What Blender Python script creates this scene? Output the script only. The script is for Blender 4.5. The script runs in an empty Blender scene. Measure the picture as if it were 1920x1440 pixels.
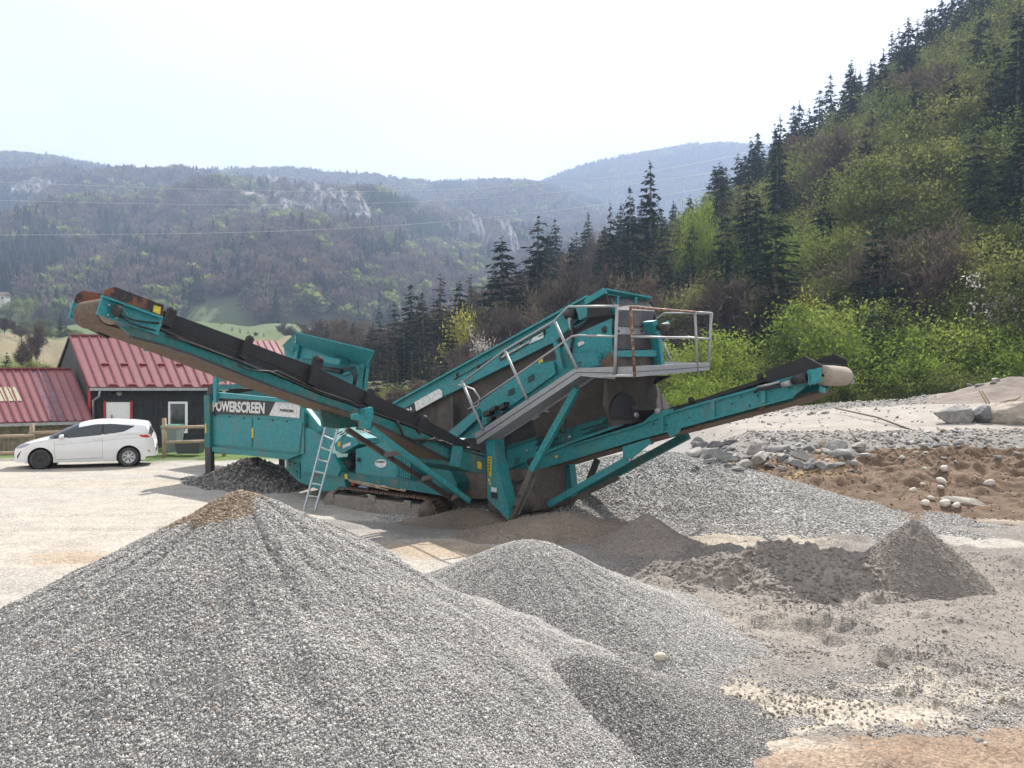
import bpy, bmesh, math, random
import numpy as np
from mathutils import Vector, Matrix
# ------------------------------------------------------------------ camera, sky, sun, exposure
H = 2.45                      # eye height above the yard
F = 1450.0                    # focal length in pixels of the 1920 x 1440 photograph
CX, CY = 960.0, 726.0         # principal point (the horizon lies at 726)
sc = bpy.context.scene
cam_d = bpy.data.cameras.new('camera'); cam = bpy.data.objects.new('camera', cam_d)
sc.collection.objects.link(cam); sc.camera = cam
cam_d.sensor_width = 36.0; cam_d.lens = 36.0 * F / 1920.0
cam_d.shift_y = 6.0 / 1920.0
cam_d.clip_start = 0.1; cam_d.clip_end = 9000
cam.location = (0, 0, H); cam.rotation_euler = (math.radians(90), 0, 0)

SUN_EL, SUN_AZ = math.radians(46), math.radians(17)     # ahead of the camera, a little to the right
wd = bpy.data.worlds.new('World'); sc.world = wd; wd.use_nodes = True
nt = wd.node_tree; nt.nodes.clear()
out = nt.nodes.new('ShaderNodeOutputWorld'); bg = nt.nodes.new('ShaderNodeBackground')
sky = nt.nodes.new('ShaderNodeTexSky'); sky.sky_type = 'NISHITA'; sky.sun_disc = False
sky.sun_elevation = SUN_EL; sky.sun_rotation = SUN_AZ
sky.air_density = 1.0; sky.dust_density = 2.0; sky.ozone_density = 1.0; sky.altitude = 600
tc = nt.nodes.new('ShaderNodeTexCoord'); mp = nt.nodes.new('ShaderNodeMapping')
mp.inputs['Scale'].default_value = (1.0, 1.0, 3.2); mp.inputs['Rotation'].default_value = (0, 0, 0.6)
nz = nt.nodes.new('ShaderNodeTexNoise'); nz.inputs['Scale'].default_value = 2.1; nz.inputs['Detail'].default_value = 8
nz.inputs['Roughness'].default_value = 0.55
rp = nt.nodes.new('ShaderNodeValToRGB')
rp.color_ramp.elements[0].position = 0.30; rp.color_ramp.elements[0].color = (0.70, 0.70, 0.70, 1)
rp.color_ramp.elements[1].position = 0.62; rp.color_ramp.elements[1].color = (1, 1, 1, 1)
mx = nt.nodes.new('ShaderNodeMix'); mx.data_type = 'RGBA'
mx.inputs[7].default_value = (8.5, 8.5, 8.5, 1)      # thin bright cloud veil
nt.links.new(tc.outputs['Generated'], mp.inputs[0]); nt.links.new(mp.outputs[0], nz.inputs['Vector'])
nt.links.new(nz.outputs['Fac'], rp.inputs['Fac']); nt.links.new(rp.outputs['Color'], mx.inputs[0])
nt.links.new(sky.outputs[0], mx.inputs[6]); nt.links.new(mx.outputs[2], bg.inputs['Color'])
bg.inputs['Strength'].default_value = 0.07
nt.links.new(bg.outputs[0], out.inputs['Surface'])

sd = bpy.data.lights.new('sun', 'SUN'); sd.energy = 5.0; sd.angle = math.radians(0.6); sd.color = (1.0, 0.95, 0.87)
so = bpy.data.objects.new('sun', sd); sc.collection.objects.link(so)
sdir = Vector((math.sin(SUN_AZ) * math.cos(SUN_EL), math.cos(SUN_AZ) * math.cos(SUN_EL), math.sin(SUN_EL)))
so.rotation_euler = sdir.to_track_quat('Z', 'Y').to_euler(); so.location = (0, 0, 60)
sc.view_settings.view_transform = 'Standard'; sc.view_settings.look = 'None'
sc.view_settings.exposure = 1.0; sc.view_settings.gamma = 1.0
cy = sc.cycles
cy.use_denoising = True; cy.max_bounces = 4; cy.diffuse_bounces = 2; cy.glossy_bounces = 2
cy.transmission_bounces = 3; cy.volume_bounces = 0; cy.use_adaptive_sampling = True; cy.adaptive_threshold = 0.025; cy.transparent_max_bounces = 6
cy.sample_clamp_indirect = 5.0; cy.sample_clamp_direct = 12.0

# ------------------------------------------------------------------ numeric helpers
rng = np.random.default_rng(11)
random.seed(5)
_TAB = np.random.default_rng(4).uniform(0, 1, 1 << 18).astype(np.float32)
def _h(ix, iy, s): return _TAB[((ix + s * 131) & 511) * 512 + ((iy + s * 57 + 11) & 511)]
def vn(x, y, s=0):
    x = np.asarray(x, float); y = np.asarray(y, float)
    ix = np.floor(x); iy = np.floor(y); fx = x - ix; fy = y - iy
    fx = fx * fx * (3 - 2 * fx); fy = fy * fy * (3 - 2 * fy)
    ix = ix.astype(np.int64); iy = iy.astype(np.int64)
    a = _h(ix, iy, s); b = _h(ix + 1, iy, s); c = _h(ix, iy + 1, s); d = _h(ix + 1, iy + 1, s)
    return (a + (b - a) * fx) * (1 - fy) + (c + (d - c) * fx) * fy
def fbm(x, y, octv=4, s=0, gain=0.5):
    t = 0; a = 1.0; n = 0
    for i in range(octv):
        t = t + a * (vn(x * 2 ** i + 13.7 * i, y * 2 ** i - 7.1 * i, s + i) - 0.5); n += a; a *= gain
    return t / n * 2
def sst(e0, e1, x):
    t = np.clip((np.asarray(x, float) - e0) / (e1 - e0), 0, 1); return t * t * (3 - 2 * t)

# ------------------------------------------------------------------ frames of the place
ANG = math.radians(39)
Ld = Vector((-math.cos(ANG), math.sin(ANG), 0))      # along the machine towards the hopper
Td = Vector((math.sin(ANG), math.cos(ANG), 0))       # across the machine, away from the camera
P0 = Vector((1.78, 12.3, 0))
C0 = P0 + Ld * 3.05
UP = Vector((0, 0, 1))
def ray(x, y): return Vector(((x - CX) / F, 1.0, -(y - CY) / F))
EYE = Vector((0, 0, H))
def onplane(x, y, o, n):
    d = ray(x, y); t = (o - EYE).dot(n) / d.dot(n); return EYE + d * t
def M(u, v, z): return P0 + Ld * u + Td * v + UP * z
def mp_(x, y, v): return onplane(x, y, P0 + Td * v, Td)       # on a plane along the machine
def cp_(x, y, o): return onplane(x, y, C0 + Ld * o, Ld)       # on a plane along the side conveyor
def ep_(x, y, u): return onplane(x, y, P0 + Ld * u, Ld)       # on a plane across the machine
def at(x, y, d): return EYE + ray(x, y) * d

# ------------------------------------------------------------------ mesh helpers
class MB:
    def __init__(s): s.v = []; s.f = []
    def add(s, vs, fs):
        k = len(s.v); s.v += [tuple(p) for p in vs]; s.f += [tuple(k + i for i in f) for f in fs]; return s
    def prism(s, poly, vec):
        n = len(poly); vec = Vector(vec); a = [Vector(p) for p in poly]; b = [p + vec for p in a]
        return s.add(a + b, [tuple(range(n))[::-1], tuple(range(n, 2 * n))] + [(i, (i + 1) % n, n + (i + 1) % n, n + i) for i in range(n)])
    def box(s, c, ax, ay, az, hx, hy, hz):
        c = Vector(c); ax = Vector(ax) * hx; ay = Vector(ay) * hy; az = Vector(az) * hz
        vs = [c + ax * i + ay * j + az * k for k in (-1, 1) for j in (-1, 1) for i in (-1, 1)]
        return s.add(vs, [(0, 2, 3, 1), (4, 5, 7, 6), (0, 1, 5, 4), (2, 6, 7, 3), (0, 4, 6, 2), (1, 3, 7, 5)])
    def abox(s, x0, x1, y0, y1, z0, z1):
        return s.box(((x0 + x1) / 2, (y0 + y1) / 2, (z0 + z1) / 2), (1, 0, 0), (0, 1, 0), (0, 0, 1), (x1 - x0) / 2, (y1 - y0) / 2, (z1 - z0) / 2)
    def beam(s, a, b, w, h, up=UP):
        a = Vector(a); b = Vector(b); d = (b - a); L = d.length; d = d / L
        sd = d.cross(Vector(up))
        if sd.length < 1e-4: sd = d.cross(Vector((1, 0, 0)))
        sd.normalize(); u2 = sd.cross(d)
        return s.box((a + b) / 2, d, sd, u2, L / 2, w / 2, h / 2)
    def tube(s, pts, r, n=8, cap=True):
        pts = [Vector(p) for p in pts]; m = len(pts); rs = r if isinstance(r, (list, tuple)) else [r] * m
        prev = None; rings = []
        for i, p in enumerate(pts):
            d = (pts[min(i + 1, m - 1)] - pts[max(i - 1, 0)]).normalized()
            if prev is None:
                q = d.orthogonal().normalized()
            else:
                q = prev - d * prev.dot(d)
                q = q.normalized() if q.length > 1e-5 else d.orthogonal().normalized()
            prev = q; w = d.cross(q)
            rings.append([p + (q * math.cos(2 * math.pi * k / n) + w * math.sin(2 * math.pi * k / n)) * rs[i] for k in range(n)])
        vs = [p for rg in rings for p in rg]
        fs = [(i * n + k, i * n + (k + 1) % n, (i + 1) * n + (k + 1) % n, (i + 1) * n + k) for i in range(m - 1) for k in range(n)]
        if cap: fs += [tuple(range(n))[::-1], tuple((m - 1) * n + k for k in range(n))]
        return s.add(vs, fs)
    def lathe(s, o, ax, prof, n=24):
        o = Vector(o); ax = Vector(ax).normalized(); q = ax.orthogonal().normalized(); w = ax.cross(q); m = len(prof)
        vs = [o + ax * a + (q * math.cos(2 * math.pi * k / n) + w * math.sin(2 * math.pi * k / n)) * r for (r, a) in prof for k in range(n)]
        fs = [(i * n + k, i * n + (k + 1) % n, (i + 1) * n + (k + 1) % n, (i + 1) * n + k) for i in range(m - 1) for k in range(n)]
        return s.add(vs, fs)
    def strip(s, A, B, vec=None):
        """a band between two polylines, with thickness vec"""
        n = len(A)
        if vec is None:
            return s.add(list(A) + list(B), [(i, i + 1, n + i + 1, n + i) for i in range(n - 1)])
        vec = Vector(vec)
        for i in range(n - 1):
            s.prism([A[i], A[i + 1], B[i + 1], B[i]], vec)
        return s
    def build(s, name, mat, parent=None, smooth=False):
        me = bpy.data.meshes.new(name); me.from_pydata([tuple(v) for v in s.v], [], s.f); me.update()
        bm = bmesh.new(); bm.from_mesh(me); bmesh.ops.recalc_face_normals(bm, faces=bm.faces); bm.to_mesh(me); bm.free()
        return link(name, me, mat, parent, smooth)
def link(name, me, mat=None, parent=None, smooth=False):
    if mat is not None and len(me.materials) == 0: me.materials.append(mat)
    if smooth: me.polygons.foreach_set('use_smooth', [True] * len(me.polygons))
    o = bpy.data.objects.new(name, me); sc.collection.objects.link(o)
    if parent is not None:
        o.parent = parent; o.matrix_parent_inverse = parent_inv(parent)
    return o
def parent_inv(p):
    """inverse world matrix by hand (the depsgraph is not evaluated yet)"""
    m = Matrix.Identity(4); q = p
    ch = []
    while q is not None: ch.append(q); q = q.parent
    for q in reversed(ch): m = m @ q.matrix_parent_inverse @ q.matrix_basis
    return m.inverted()
def tag(o, label=None, cat=None, group=None, kind=None):
    for k, v in (('label', label), ('category', cat), ('group', group), ('kind', kind)):
        if v: o[k] = v
    return o
def empty(name, loc=(0, 0, 0), rz=0.0):
    o = bpy.data.objects.new(name, None); sc.collection.objects.link(o); o.empty_display_size = 0.2
    o.location = loc; o.rotation_euler = (0, 0, rz); return o
def npmesh(name, V, quads=None, tris=None, smooth=False):
    V = np.asarray(V, np.float32); me = bpy.data.meshes.new(name); me.vertices.add(len(V)); me.vertices.foreach_set('co', V.ravel())
    ls = []; st = []; tot = 0; cnt = []
    for fa, k in ((quads, 4), (tris, 3)):
        if fa is not None and len(fa):
            fa = np.asarray(fa, np.int32); ls.append(fa.ravel()); st.append(tot + np.arange(len(fa)) * k); cnt.append(np.full(len(fa), k)); tot += len(fa) * k
    if tot:
        me.loops.add(tot); me.loops.foreach_set('vertex_index', np.concatenate(ls))
        st = np.concatenate(st).astype(np.int32); me.polygons.add(len(st)); me.polygons.foreach_set('loop_start', st)
        if smooth: me.polygons.foreach_set('use_smooth', np.ones(len(st), bool))
    me.update(calc_edges=True); me.validate(); return me
def gridquads(nr, nc, wrap=False):
    i = np.arange(nr - 1)[:, None]; j = np.arange(nc if wrap else nc - 1)[None, :]; j2 = (j + 1) % nc
    return np.stack(np.broadcast_arrays(i * nc + j, i * nc + j2, (i + 1) * nc + j2, (i + 1) * nc + j), -1).reshape(-1, 4)
def setcol(me, C, name='Col'):
    a = me.color_attributes.new(name, 'FLOAT_COLOR', 'POINT'); C = np.asarray(C, np.float32)
    if C.shape[1] == 3: C = np.concatenate([C, np.ones((len(C), 1), np.float32)], 1)
    a.data.foreach_set('color', C.ravel())

# ------------------------------------------------------------------ materials
def newmat(name):
    m = bpy.data.materials.new(name); m.use_nodes = True; n = m.node_tree; b = n.nodes['Principled BSDF']; return m, n, b
def N(n, t, **kw):
    x = n.nodes.new(t)
    for k, v in kw.items():
        if k in x.inputs: x.inputs[k].default_value = v
        else: setattr(x, k, v)
    return x
def mixc(n, fac, a, b, mode='MIX'):
    x = n.nodes.new('ShaderNodeMix'); x.data_type = 'RGBA'; x.blend_type = mode
    for sock, val in ((0, fac), (6, a), (7, b)):
        if isinstance(val, bpy.types.NodeSocket): n.links.new(val, x.inputs[sock])
        elif sock == 0: x.inputs[0].default_value = val
        else: x.inputs[sock].default_value = (*val, 1) if len(val) == 3 else val
    return x.outputs[2]
def ramp(n, fac, stops):
    r = n.nodes.new('ShaderNodeValToRGB'); e = r.color_ramp.elements
    while len(e) < len(stops): e.new(0.5)
    for i, (p, c) in enumerate(stops):
        e[i].position = p; e[i].color = (*c, 1) if len(c) == 3 else c
    n.links.new(fac, r.inputs['Fac']); return r.outputs['Color']
def noise(n, scale, detail=4, rough=0.55, vec=None, obj=True):
    x = n.nodes.new('ShaderNodeTexNoise'); x.inputs['Scale'].default_value = scale; x.inputs['Detail'].default_value = detail; x.inputs['Roughness'].default_value = rough
    if vec is None:
        t = n.nodes.new('ShaderNodeNewGeometry'); vec = t.outputs['Position']
    n.links.new(vec, x.inputs['Vector']); return x.outputs['Fac']
def bump(n, b, h, strength, dist):
    x = n.nodes.new('ShaderNodeBump'); x.inputs['Strength'].default_value = strength; x.inputs['Distance'].default_value = dist
    n.links.new(h, x.inputs['Height']); n.links.new(x.outputs[0], b.inputs['Normal'])
G0 = (0, 0, 0); G1 = (1, 1, 1)
def paint(name, col, rough=0.45, metal=0.0, dirt=(0.17, 0.135, 0.10), damt=0.35, scale=3.0, var=0.25, spec=0.5, rust=0.0):
    """painted or bare metal with blotchy wear and clinging dust"""
    m, n, b = newmat(name)
    a = noise(n, scale, 6, 0.62); c = noise(n, scale * 6, 4, 0.6)
    base = mixc(n, ramp(n, c, [(0.35, G0), (0.7, G1)]), tuple(x * (1 - var) for x in col), tuple(min(1, x * (1 + var)) for x in col))
    d = ramp(n, a, [(0.5, G0), (0.72, (damt,) * 3)])
    base = mixc(n, d, base, dirt)
    if rust:
        e = noise(n, scale * 2.3, 8, 0.7)
        base = mixc(n, ramp(n, e, [(0.62 - 0.25 * rust, G0), (0.66 - 0.25 * rust, G1)]), base, (0.17, 0.055, 0.022))
    n.links.new(base, b.inputs['Base Color']); b.inputs['Roughness'].default_value = rough; b.inputs['Metallic'].default_value = metal
    b.inputs['Specular IOR Level'].default_value = spec
    bump(n, b, c, 0.12, 0.01)
    return m
MT = {}
MT['teal'] = paint('teal_paint', (0.020, 0.225, 0.245), 0.55, damt=0.38)
MT['teal_dirty_shaded'] = paint('teal_paint_dusty_shaded', (0.014, 0.145, 0.148), 0.7, damt=0.85, scale=2.2)  # dusty teal, base colour darkened to carry the conveyor plates' backlit shade
MT['teal_worn'] = paint('teal_paint_worn', (0.02, 0.21, 0.21), 0.5, damt=0.5, rust=0.12, scale=2.6)
MT['black'] = paint('black_rubber', (0.018, 0.018, 0.02), 0.75, damt=0.15, dirt=(0.08, 0.075, 0.07))
MT['blackrust'] = paint('black_plate_rusty', (0.016, 0.015, 0.018), 0.6, damt=0.1, rust=0.55, scale=1.6)
MT['belt'] = paint('dusty_belt', (0.125, 0.087, 0.06), 0.9, damt=0.8, dirt=(0.09, 0.06, 0.04), scale=4, var=0.4)
MT['beltpale'] = paint('pale_belt', (0.34, 0.28, 0.22), 0.9, damt=0.6, dirt=(0.22, 0.18, 0.14), scale=8)
MT['rubber'] = paint('grey_rubber', (0.055, 0.053, 0.055), 0.7, damt=0.6, dirt=(0.16, 0.14, 0.125), scale=2.5)
MT['rustsheet'] = paint('rubber_sheet', (0.06, 0.05, 0.043), 0.8, damt=0.6, dirt=(0.12, 0.098, 0.08), scale=1.5)
MT['galv'] = paint('galvanised', (0.34, 0.345, 0.35), 0.5, 0.4, damt=0.3, dirt=(0.3, 0.27, 0.24), scale=5, var=0.15)
MT['galvrust'] = paint('galvanised_rusty', (0.33, 0.27, 0.24), 0.6, 0.3, damt=0.4, rust=0.7, scale=9)
MT['dark'] = paint('dark_steel', (0.035, 0.034, 0.035), 0.6, 0.2, damt=0.5, dirt=(0.12, 0.10, 0.085), scale=4)
MT['dusty'] = paint('dusty_steel', (0.11, 0.093, 0.08), 0.85, 0.0, damt=0.8, dirt=(0.19, 0.16, 0.13), scale=3)
MT['rust'] = paint('rusty_steel', (0.13, 0.085, 0.06), 0.85, 0.0, damt=0.7, rust=0.2, scale=5, dirt=(0.13, 0.11, 0.09))
MT['guard'] = paint('dusty_track_guard', (0.25, 0.225, 0.195), 0.9, 0.0, damt=0.8, dirt=(0.17, 0.145, 0.12), scale=3)
MT['white'] = paint('white_vinyl', (0.62, 0.63, 0.62), 0.5, damt=0.35, dirt=(0.35, 0.33, 0.29))
MT['letter'] = paint('white_lettering', (0.66, 0.66, 0.64), 0.6, damt=0.5, dirt=(0.4, 0.39, 0.36), scale=9)
MT['signblack'] = paint('black_vinyl', (0.018, 0.02, 0.023), 0.5, damt=0.2)
MT['yellow'] = paint('yellow_sticker', (0.62, 0.46, 0.05), 0.6, damt=0.3)
MT['alu'] = paint('aluminium', (0.42, 0.43, 0.44), 0.4, 0.6, damt=0.1, var=0.08)

# letters turned into meshes while the scene is still empty
TEXTS = {}
for body in ('POWERSCREEN', 'POWERX', 'TC', 'CHIEFTAIN', 'WWW.POWERSCREEN.COM', 'A B A H A T'):
    cu = bpy.data.curves.new('lettering', 'FONT'); cu.body = body; cu.size = 1.0; cu.offset = 0.042; cu.extrude = 0.0; cu.resolution_u = 3
    to = bpy.data.objects.new('lettering_source', cu); sc.collection.objects.link(to); dg = bpy.context.evaluated_depsgraph_get(); dg.update()
    TEXTS[body] = bpy.data.meshes.new_from_object(to.evaluated_get(dg)); bpy.data.objects.remove(to); TEXTS[body].materials.clear()
# ------------------------------------------------------------------ scattering (loose stones, far woods): one object, geometry nodes on its own mesh
def scatter(name, protos, mats, P, R, S, K, parent=None):
    """protos: [(V, F, material index)] kept in the object's own mesh; P points, R euler, S scale (n,3), K proto number per point"""
    V = []; Fq = []; pid = []; mi = []
    for k, (pv, pf, m) in enumerate(protos):
        b = sum(len(x) for x in V); V.append(np.asarray(pv, float)); pid += [k] * len(pv)
        for f in pf: Fq.append(np.asarray(f) + b); mi.append(m)
    nb = sum(len(x) for x in V); n = len(P)
    allV = np.concatenate(V + [np.asarray(P)]); me = bpy.data.meshes.new(name)
    me.vertices.add(len(allV)); me.vertices.foreach_set('co', allV.astype(np.float32).ravel())
    me.loops.add(sum(len(f) for f in Fq)); me.loops.foreach_set('vertex_index', np.concatenate(Fq).astype(np.int32))
    st = np.cumsum([0] + [len(f) for f in Fq])[:-1].astype(np.int32)
    me.polygons.add(len(Fq)); me.polygons.foreach_set('loop_start', st)
    me.polygons.foreach_set('use_smooth', np.ones(len(Fq), bool))
    for m in mats: me.materials.append(m)
    me.polygons.foreach_set('material_index', np.asarray(mi, np.int32)); me.update(calc_edges=True)
    a = me.attributes.new('pid', 'INT', 'POINT'); a.data.foreach_set('value', np.concatenate([np.asarray(pid), np.full(n, -1)]).astype(np.int32))
    a = me.attributes.new('pick', 'INT', 'POINT'); a.data.foreach_set('value', np.concatenate([np.full(nb, -1), np.asarray(K)]).astype(np.int32))
    a = me.attributes.new('rot', 'FLOAT_VECTOR', 'POINT'); a.data.foreach_set('vector', np.concatenate([np.zeros((nb, 3)), R]).astype(np.float32).ravel())
    a = me.attributes.new('scl', 'FLOAT_VECTOR', 'POINT'); a.data.foreach_set('vector', np.concatenate([np.ones((nb, 3)), S]).astype(np.float32).ravel())
    o = link(name, me, None, parent)
    g = bpy.data.node_groups.new(name + '_nodes', 'GeometryNodeTree')
    g.interface.new_socket('Geometry', in_out='INPUT', socket_type='NodeSocketGeometry')
    g.interface.new_socket('Geometry', in_out='OUTPUT', socket_type='NodeSocketGeometry')
    gi = g.nodes.new('NodeGroupInput'); go = g.nodes.new('NodeGroupOutput'); jn = g.nodes.new('GeometryNodeJoinGeometry')
    def attr(nm, ty):
        x = g.nodes.new('GeometryNodeInputNamedAttribute'); x.data_type = ty; x.inputs['Name'].default_value = nm; return x.outputs['Attribute']
    e2r = g.nodes.new('FunctionNodeEulerToRotation'); g.links.new(attr('rot', 'FLOAT_VECTOR'), e2r.inputs[0]); sclo = attr('scl', 'FLOAT_VECTOR')
    pida = attr('pid', 'INT'); pka = attr('pick', 'INT')
    for k in range(len(protos)):
        def sep(av):
            c = g.nodes.new('FunctionNodeCompare'); c.data_type = 'INT'; c.operation = 'EQUAL'
            ins = [i for i in c.inputs if i.type == 'INT']; g.links.new(av, ins[0]); ins[1].default_value = k
            s = g.nodes.new('GeometryNodeSeparateGeometry'); s.domain = 'POINT'
            g.links.new(gi.outputs[0], s.inputs['Geometry']); g.links.new(c.outputs[0], s.inputs['Selection']); return s.outputs['Selection']
        ip = g.nodes.new('GeometryNodeInstanceOnPoints')
        g.links.new(sep(pka), ip.inputs['Points']); g.links.new(sep(pida), ip.inputs['Instance'])
        g.links.new(e2r.outputs[0], ip.inputs['Rotation']); g.links.new(sclo, ip.inputs['Scale'])
        g.links.new(ip.outputs[0], jn.inputs[0])
    g.links.new(jn.outputs[0], go.inputs[0])
    md = o.modifiers.new('scatter', 'NODES'); md.node_group = g
    o['kind'] = 'stuff'
    return o
def ico(sub, seed, jit, flat=(1, 1, 1)):
    bm = bmesh.new(); bmesh.ops.create_icosphere(bm, subdivisions=sub, radius=0.5)
    r = np.random.default_rng(seed); V = np.array([v.co for v in bm.verts]); Fc = [[v.index for v in f.verts] for f in bm.faces]; bm.free()
    d = r.normal(size=(5, 3)); d /= np.linalg.norm(d, axis=1)[:, None]
    k = 1 + sum(jit * r.uniform(-1, 1) * np.tanh(3 * (V @ (2 * dd))) for dd in d) + r.normal(size=len(V)) * jit * 0.3
    return V * k[:, None] * np.asarray(flat), Fc

# ------------------------------------------------------------------ ground shape
def uv_of(x, y):
    dx = x - P0.x; dy = y - P0.y; return dx * Ld.x + dy * Ld.y, dx * Td.x + dy * Td.y
def g0(x, y):
    x = np.asarray(x, float); y = np.asarray(y, float); u, v = uv_of(x, y)
    z = 0.05 * fbm(x / 6, y / 6, 3, 3)
    z = z - 0.24 * np.exp(-(((u - 6.3) / 3.2) ** 2 + ((v - 0.2) / 1.8) ** 2))
    wb = sst(0, 2.5, x - (0.2 * y + 0.4))
    z = z + wb * (sst(20.5, 25.5, y) * 0.98 + 0.062 * np.maximum(0, x - 10) * sst(23, 33, y) + 0.12 * fbm(x / 2.0, y / 2.0, 4, 21) * sst(20, 23, y) * (1 - sst(24, 26, y)))
    edge = 40 + 0.10 * x
    z = z + 0.35 * wb * np.exp(-((y - edge + 1.5) / 1.3) ** 2) * (0.6 + 0.7 * fbm(x / 1.7, y / 1.7, 3, 5))
    z = z - wb * 3.5 * sst(edge, edge + 7, y)
    z = z + 0.11 * np.maximum(0, y - 60) * sst(4, -6, x)
    return z
def gfine(x, y):
    u, v = uv_of(x, y)
    rough = 0.35 + 1.3 * sst(-0.5, 2.5, x) * sst(14.5, 9.0, y)
    z = 0.018 * fbm(x / 0.5, y / 0.5, 5, 31, 0.6) * rough
    cl = np.maximum(0, fbm(x / 0.55, y / 0.4, 4, 41, 0.6) - 0.05)
    z = z + 0.032 * fbm(x / 0.17, y / 0.13, 5, 43, 0.68) * sst(0.6, 2.0, x) * sst(13, 9, y)
    z = z + 0.05 * fbm(x / 1.1, y / 0.8, 4, 45, 0.6) * sst(0.8, 2.2, x) * sst(13, 10, y)
    z = z + 0.21 * cl * rough * sst(0.8, 2.8, x) * sst(5.2, 6.6, y) * sst(16, 12, y)
    for off, cv in ((0.0, .16), (0.34, .16), (1.25, .10), (1.6, .10), (2.9, -.05), (3.2, -.05)):
        ln = y - (4.55 + off + cv * (x - 2) + 0.12 * fbm(x / 1.5, off, 2, 8)); z = z - 0.03 * np.exp(-(ln / 0.075) ** 2) * (0.6 + 0.8 * fbm(x / .25, off, 3, 9)) * sst(0.9, 1.8, x)
    # wheel tracks across the yard on the left
    for off in (0.0, 1.7, 4.1, 5.7):
        ln = y - (9.2 + off + 0.12 * (x + 6) + 0.35 * fbm(x / 5, off, 2, 7))
        z = z - 0.035 * np.exp(-(ln / 0.16) ** 2) * sst(-1.5, -3, x)
    return z
def gz(x, y): return g0(x, y) + gfine(x, y)

# piles: apex x, y, z, slope, cap radius, (stretch along angle), noise
class Pile:
    def __init__(s, px, py, d, slope, cap, rmax, ang=0.0, st=1.0, rough=0.02, foot=0.10, seed=1, rills=0.02):
        p = at(px, py, d); s.c = np.array(p[:2]); s.za = p.z; s.sl = slope; s.cap = cap; s.r = rmax; s.ang = ang; s.st = st; s.rough = rough; s.foot = foot; s.seed = seed; s.rills = rills
    def z(s, x, y):
        dx = x - s.c[0]; dy = y - s.c[1]; ca, sa = math.cos(s.ang), math.sin(s.ang)
        a = (dx * ca + dy * sa) / s.st; b = -dx * sa + dy * ca
        w = 1 + 0.16 * fbm(dx / 1.3 + s.seed, dy / 1.3, 3, 50 + s.seed)
        r = np.sqrt(a * a + b * b) * w
        z = s.za - s.sl * (np.sqrt(r * r + s.cap ** 2) - s.cap)
        th = np.arctan2(b, a)
        z = z + s.rills * fbm(th * 5 + 0.4 * fbm(dx, dy, 2, 3), r * 0.7, 3, 90 + s.seed) * np.minimum(1, r * 1.5)
        z = z + s.rough * fbm(dx / 0.35, dy / 0.35, 5, 70 + s.seed, 0.62)
        base = g0(x, y)
        h = (z - base) / s.foot
        return base + s.foot * np.where(h > 20, h, np.log1p(np.exp(np.minimum(h, 20)))) - 0.045
    def mesh(s, name, nr, na):
        rr = s.r * (np.linspace(0.0, 1, nr) ** 1.15); th = np.linspace(0, 2 * np.pi, na, endpoint=False)
        Rr, Th = np.meshgrid(rr, th, indexing='ij'); a = Rr * np.cos(Th) * s.st; b = Rr * np.sin(Th)
        x = s.c[0] + a * math.cos(s.ang) - b * math.sin(s.ang); y = s.c[1] + a * math.sin(s.ang) + b * math.cos(s.ang)
        z = s.z(x, y)
        return npmesh(name, np.stack([x, y, z], -1).reshape(-1, 3), gridquads(nr, na, True), smooth=True)
PL = {
 'near':   Pile(450, 910, 5.7, 0.56, 0.10, 4.6, seed=1, rills=0.075, foot=0.16, rough=0.028),
 'second': Pile(995, 1006, 8.2, 0.58, 0.24, 2.3, ang=2.3, st=1.2, seed=2, rills=0.04, foot=0.14),
 'mound':  Pile(1100, 1222, 5.7, 0.54, 0.22, 1.4, ang=-0.6, st=1.05, seed=3, rills=0.02, foot=0.08),
 'far':    Pile(1235, 842, 16.6, 0.42, 0.5, 5.4, ang=-0.5, st=1.5, seed=4, rills=0.04, foot=0.2),
 'hopper': Pile(470, 856, 20.6, 0.60, 0.25, 3.4, ang=2.4, st=1.3, seed=5, rills=0.05, foot=0.15, rough=0.05),
 'cone':   Pile(1715, 966, 9.6, 0.98, 0.03, 1.5, seed=6, rough=0.05, foot=0.09, rills=0.04),
 'brownsand': Pile(1213, 956, 12.0, 0.68, 0.06, 1.5, seed=7, rough=0.03, foot=0.12),
 'windrow': Pile(1500, 1020, 9.9, 0.60, 0.25, 1.6, ang=-0.12, st=2.2, seed=8, rough=0.22, foot=0.10),
 'soil':   Pile(1800, 844, 19.3, 0.27, 1.2, 6.2, ang=0.05, st=2.2, seed=9, rough=0.30, foot=0.2),
 'chips':  Pile(1560, 852, 18.3, 0.50, 0.2, 2.6, seed=10, rough=0.05, foot=0.15),
 'base':   Pile(885, 952, 14.6, 0.42, 0.25, 1.7, ang=2.5, st=1.4, seed=11, rough=0.05, foot=0.1),
 'base2':  Pile(1050, 958, 13.2, 0.40, 0.25, 1.6, ang=0.2, st=1.5, seed=12, rough=0.05, foot=0.1),
 'heap':   Pile(1905, 704, 39.0, 0.42, 0.5, 4.6, ang=0.0, st=1.1, seed=13, rough=0.05, foot=0.2),
 'sand_right': Pile(1900, 1040, 10.0, 0.42, 0.3, 1.9, ang=0.4, st=1.3, seed=14, rough=0.08, foot=0.12),
 'sand_low': Pile(1905, 1130, 8.0, 0.36, 0.4, 1.5, ang=0.2, st=1.3, seed=15, rough=0.07, foot=0.12),
}
def surf(x, y):
    z = gz(x, y)
    for p in PL.values(): z = np.maximum(z, p.z(x, y))
    return z
def hit(px, py, dmin=2.5, dmax=70):
    d = np.geomspace(dmin, dmax, 500); r = ray(px, py)
    zz = H + r.z * d; s = surf(r.x * d, d); k = np.nonzero(zz <= s)[0]
    k = k[0] if len(k) else len(d) - 1
    return Vector((r.x * d[k], d[k], float(s[k])))

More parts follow.
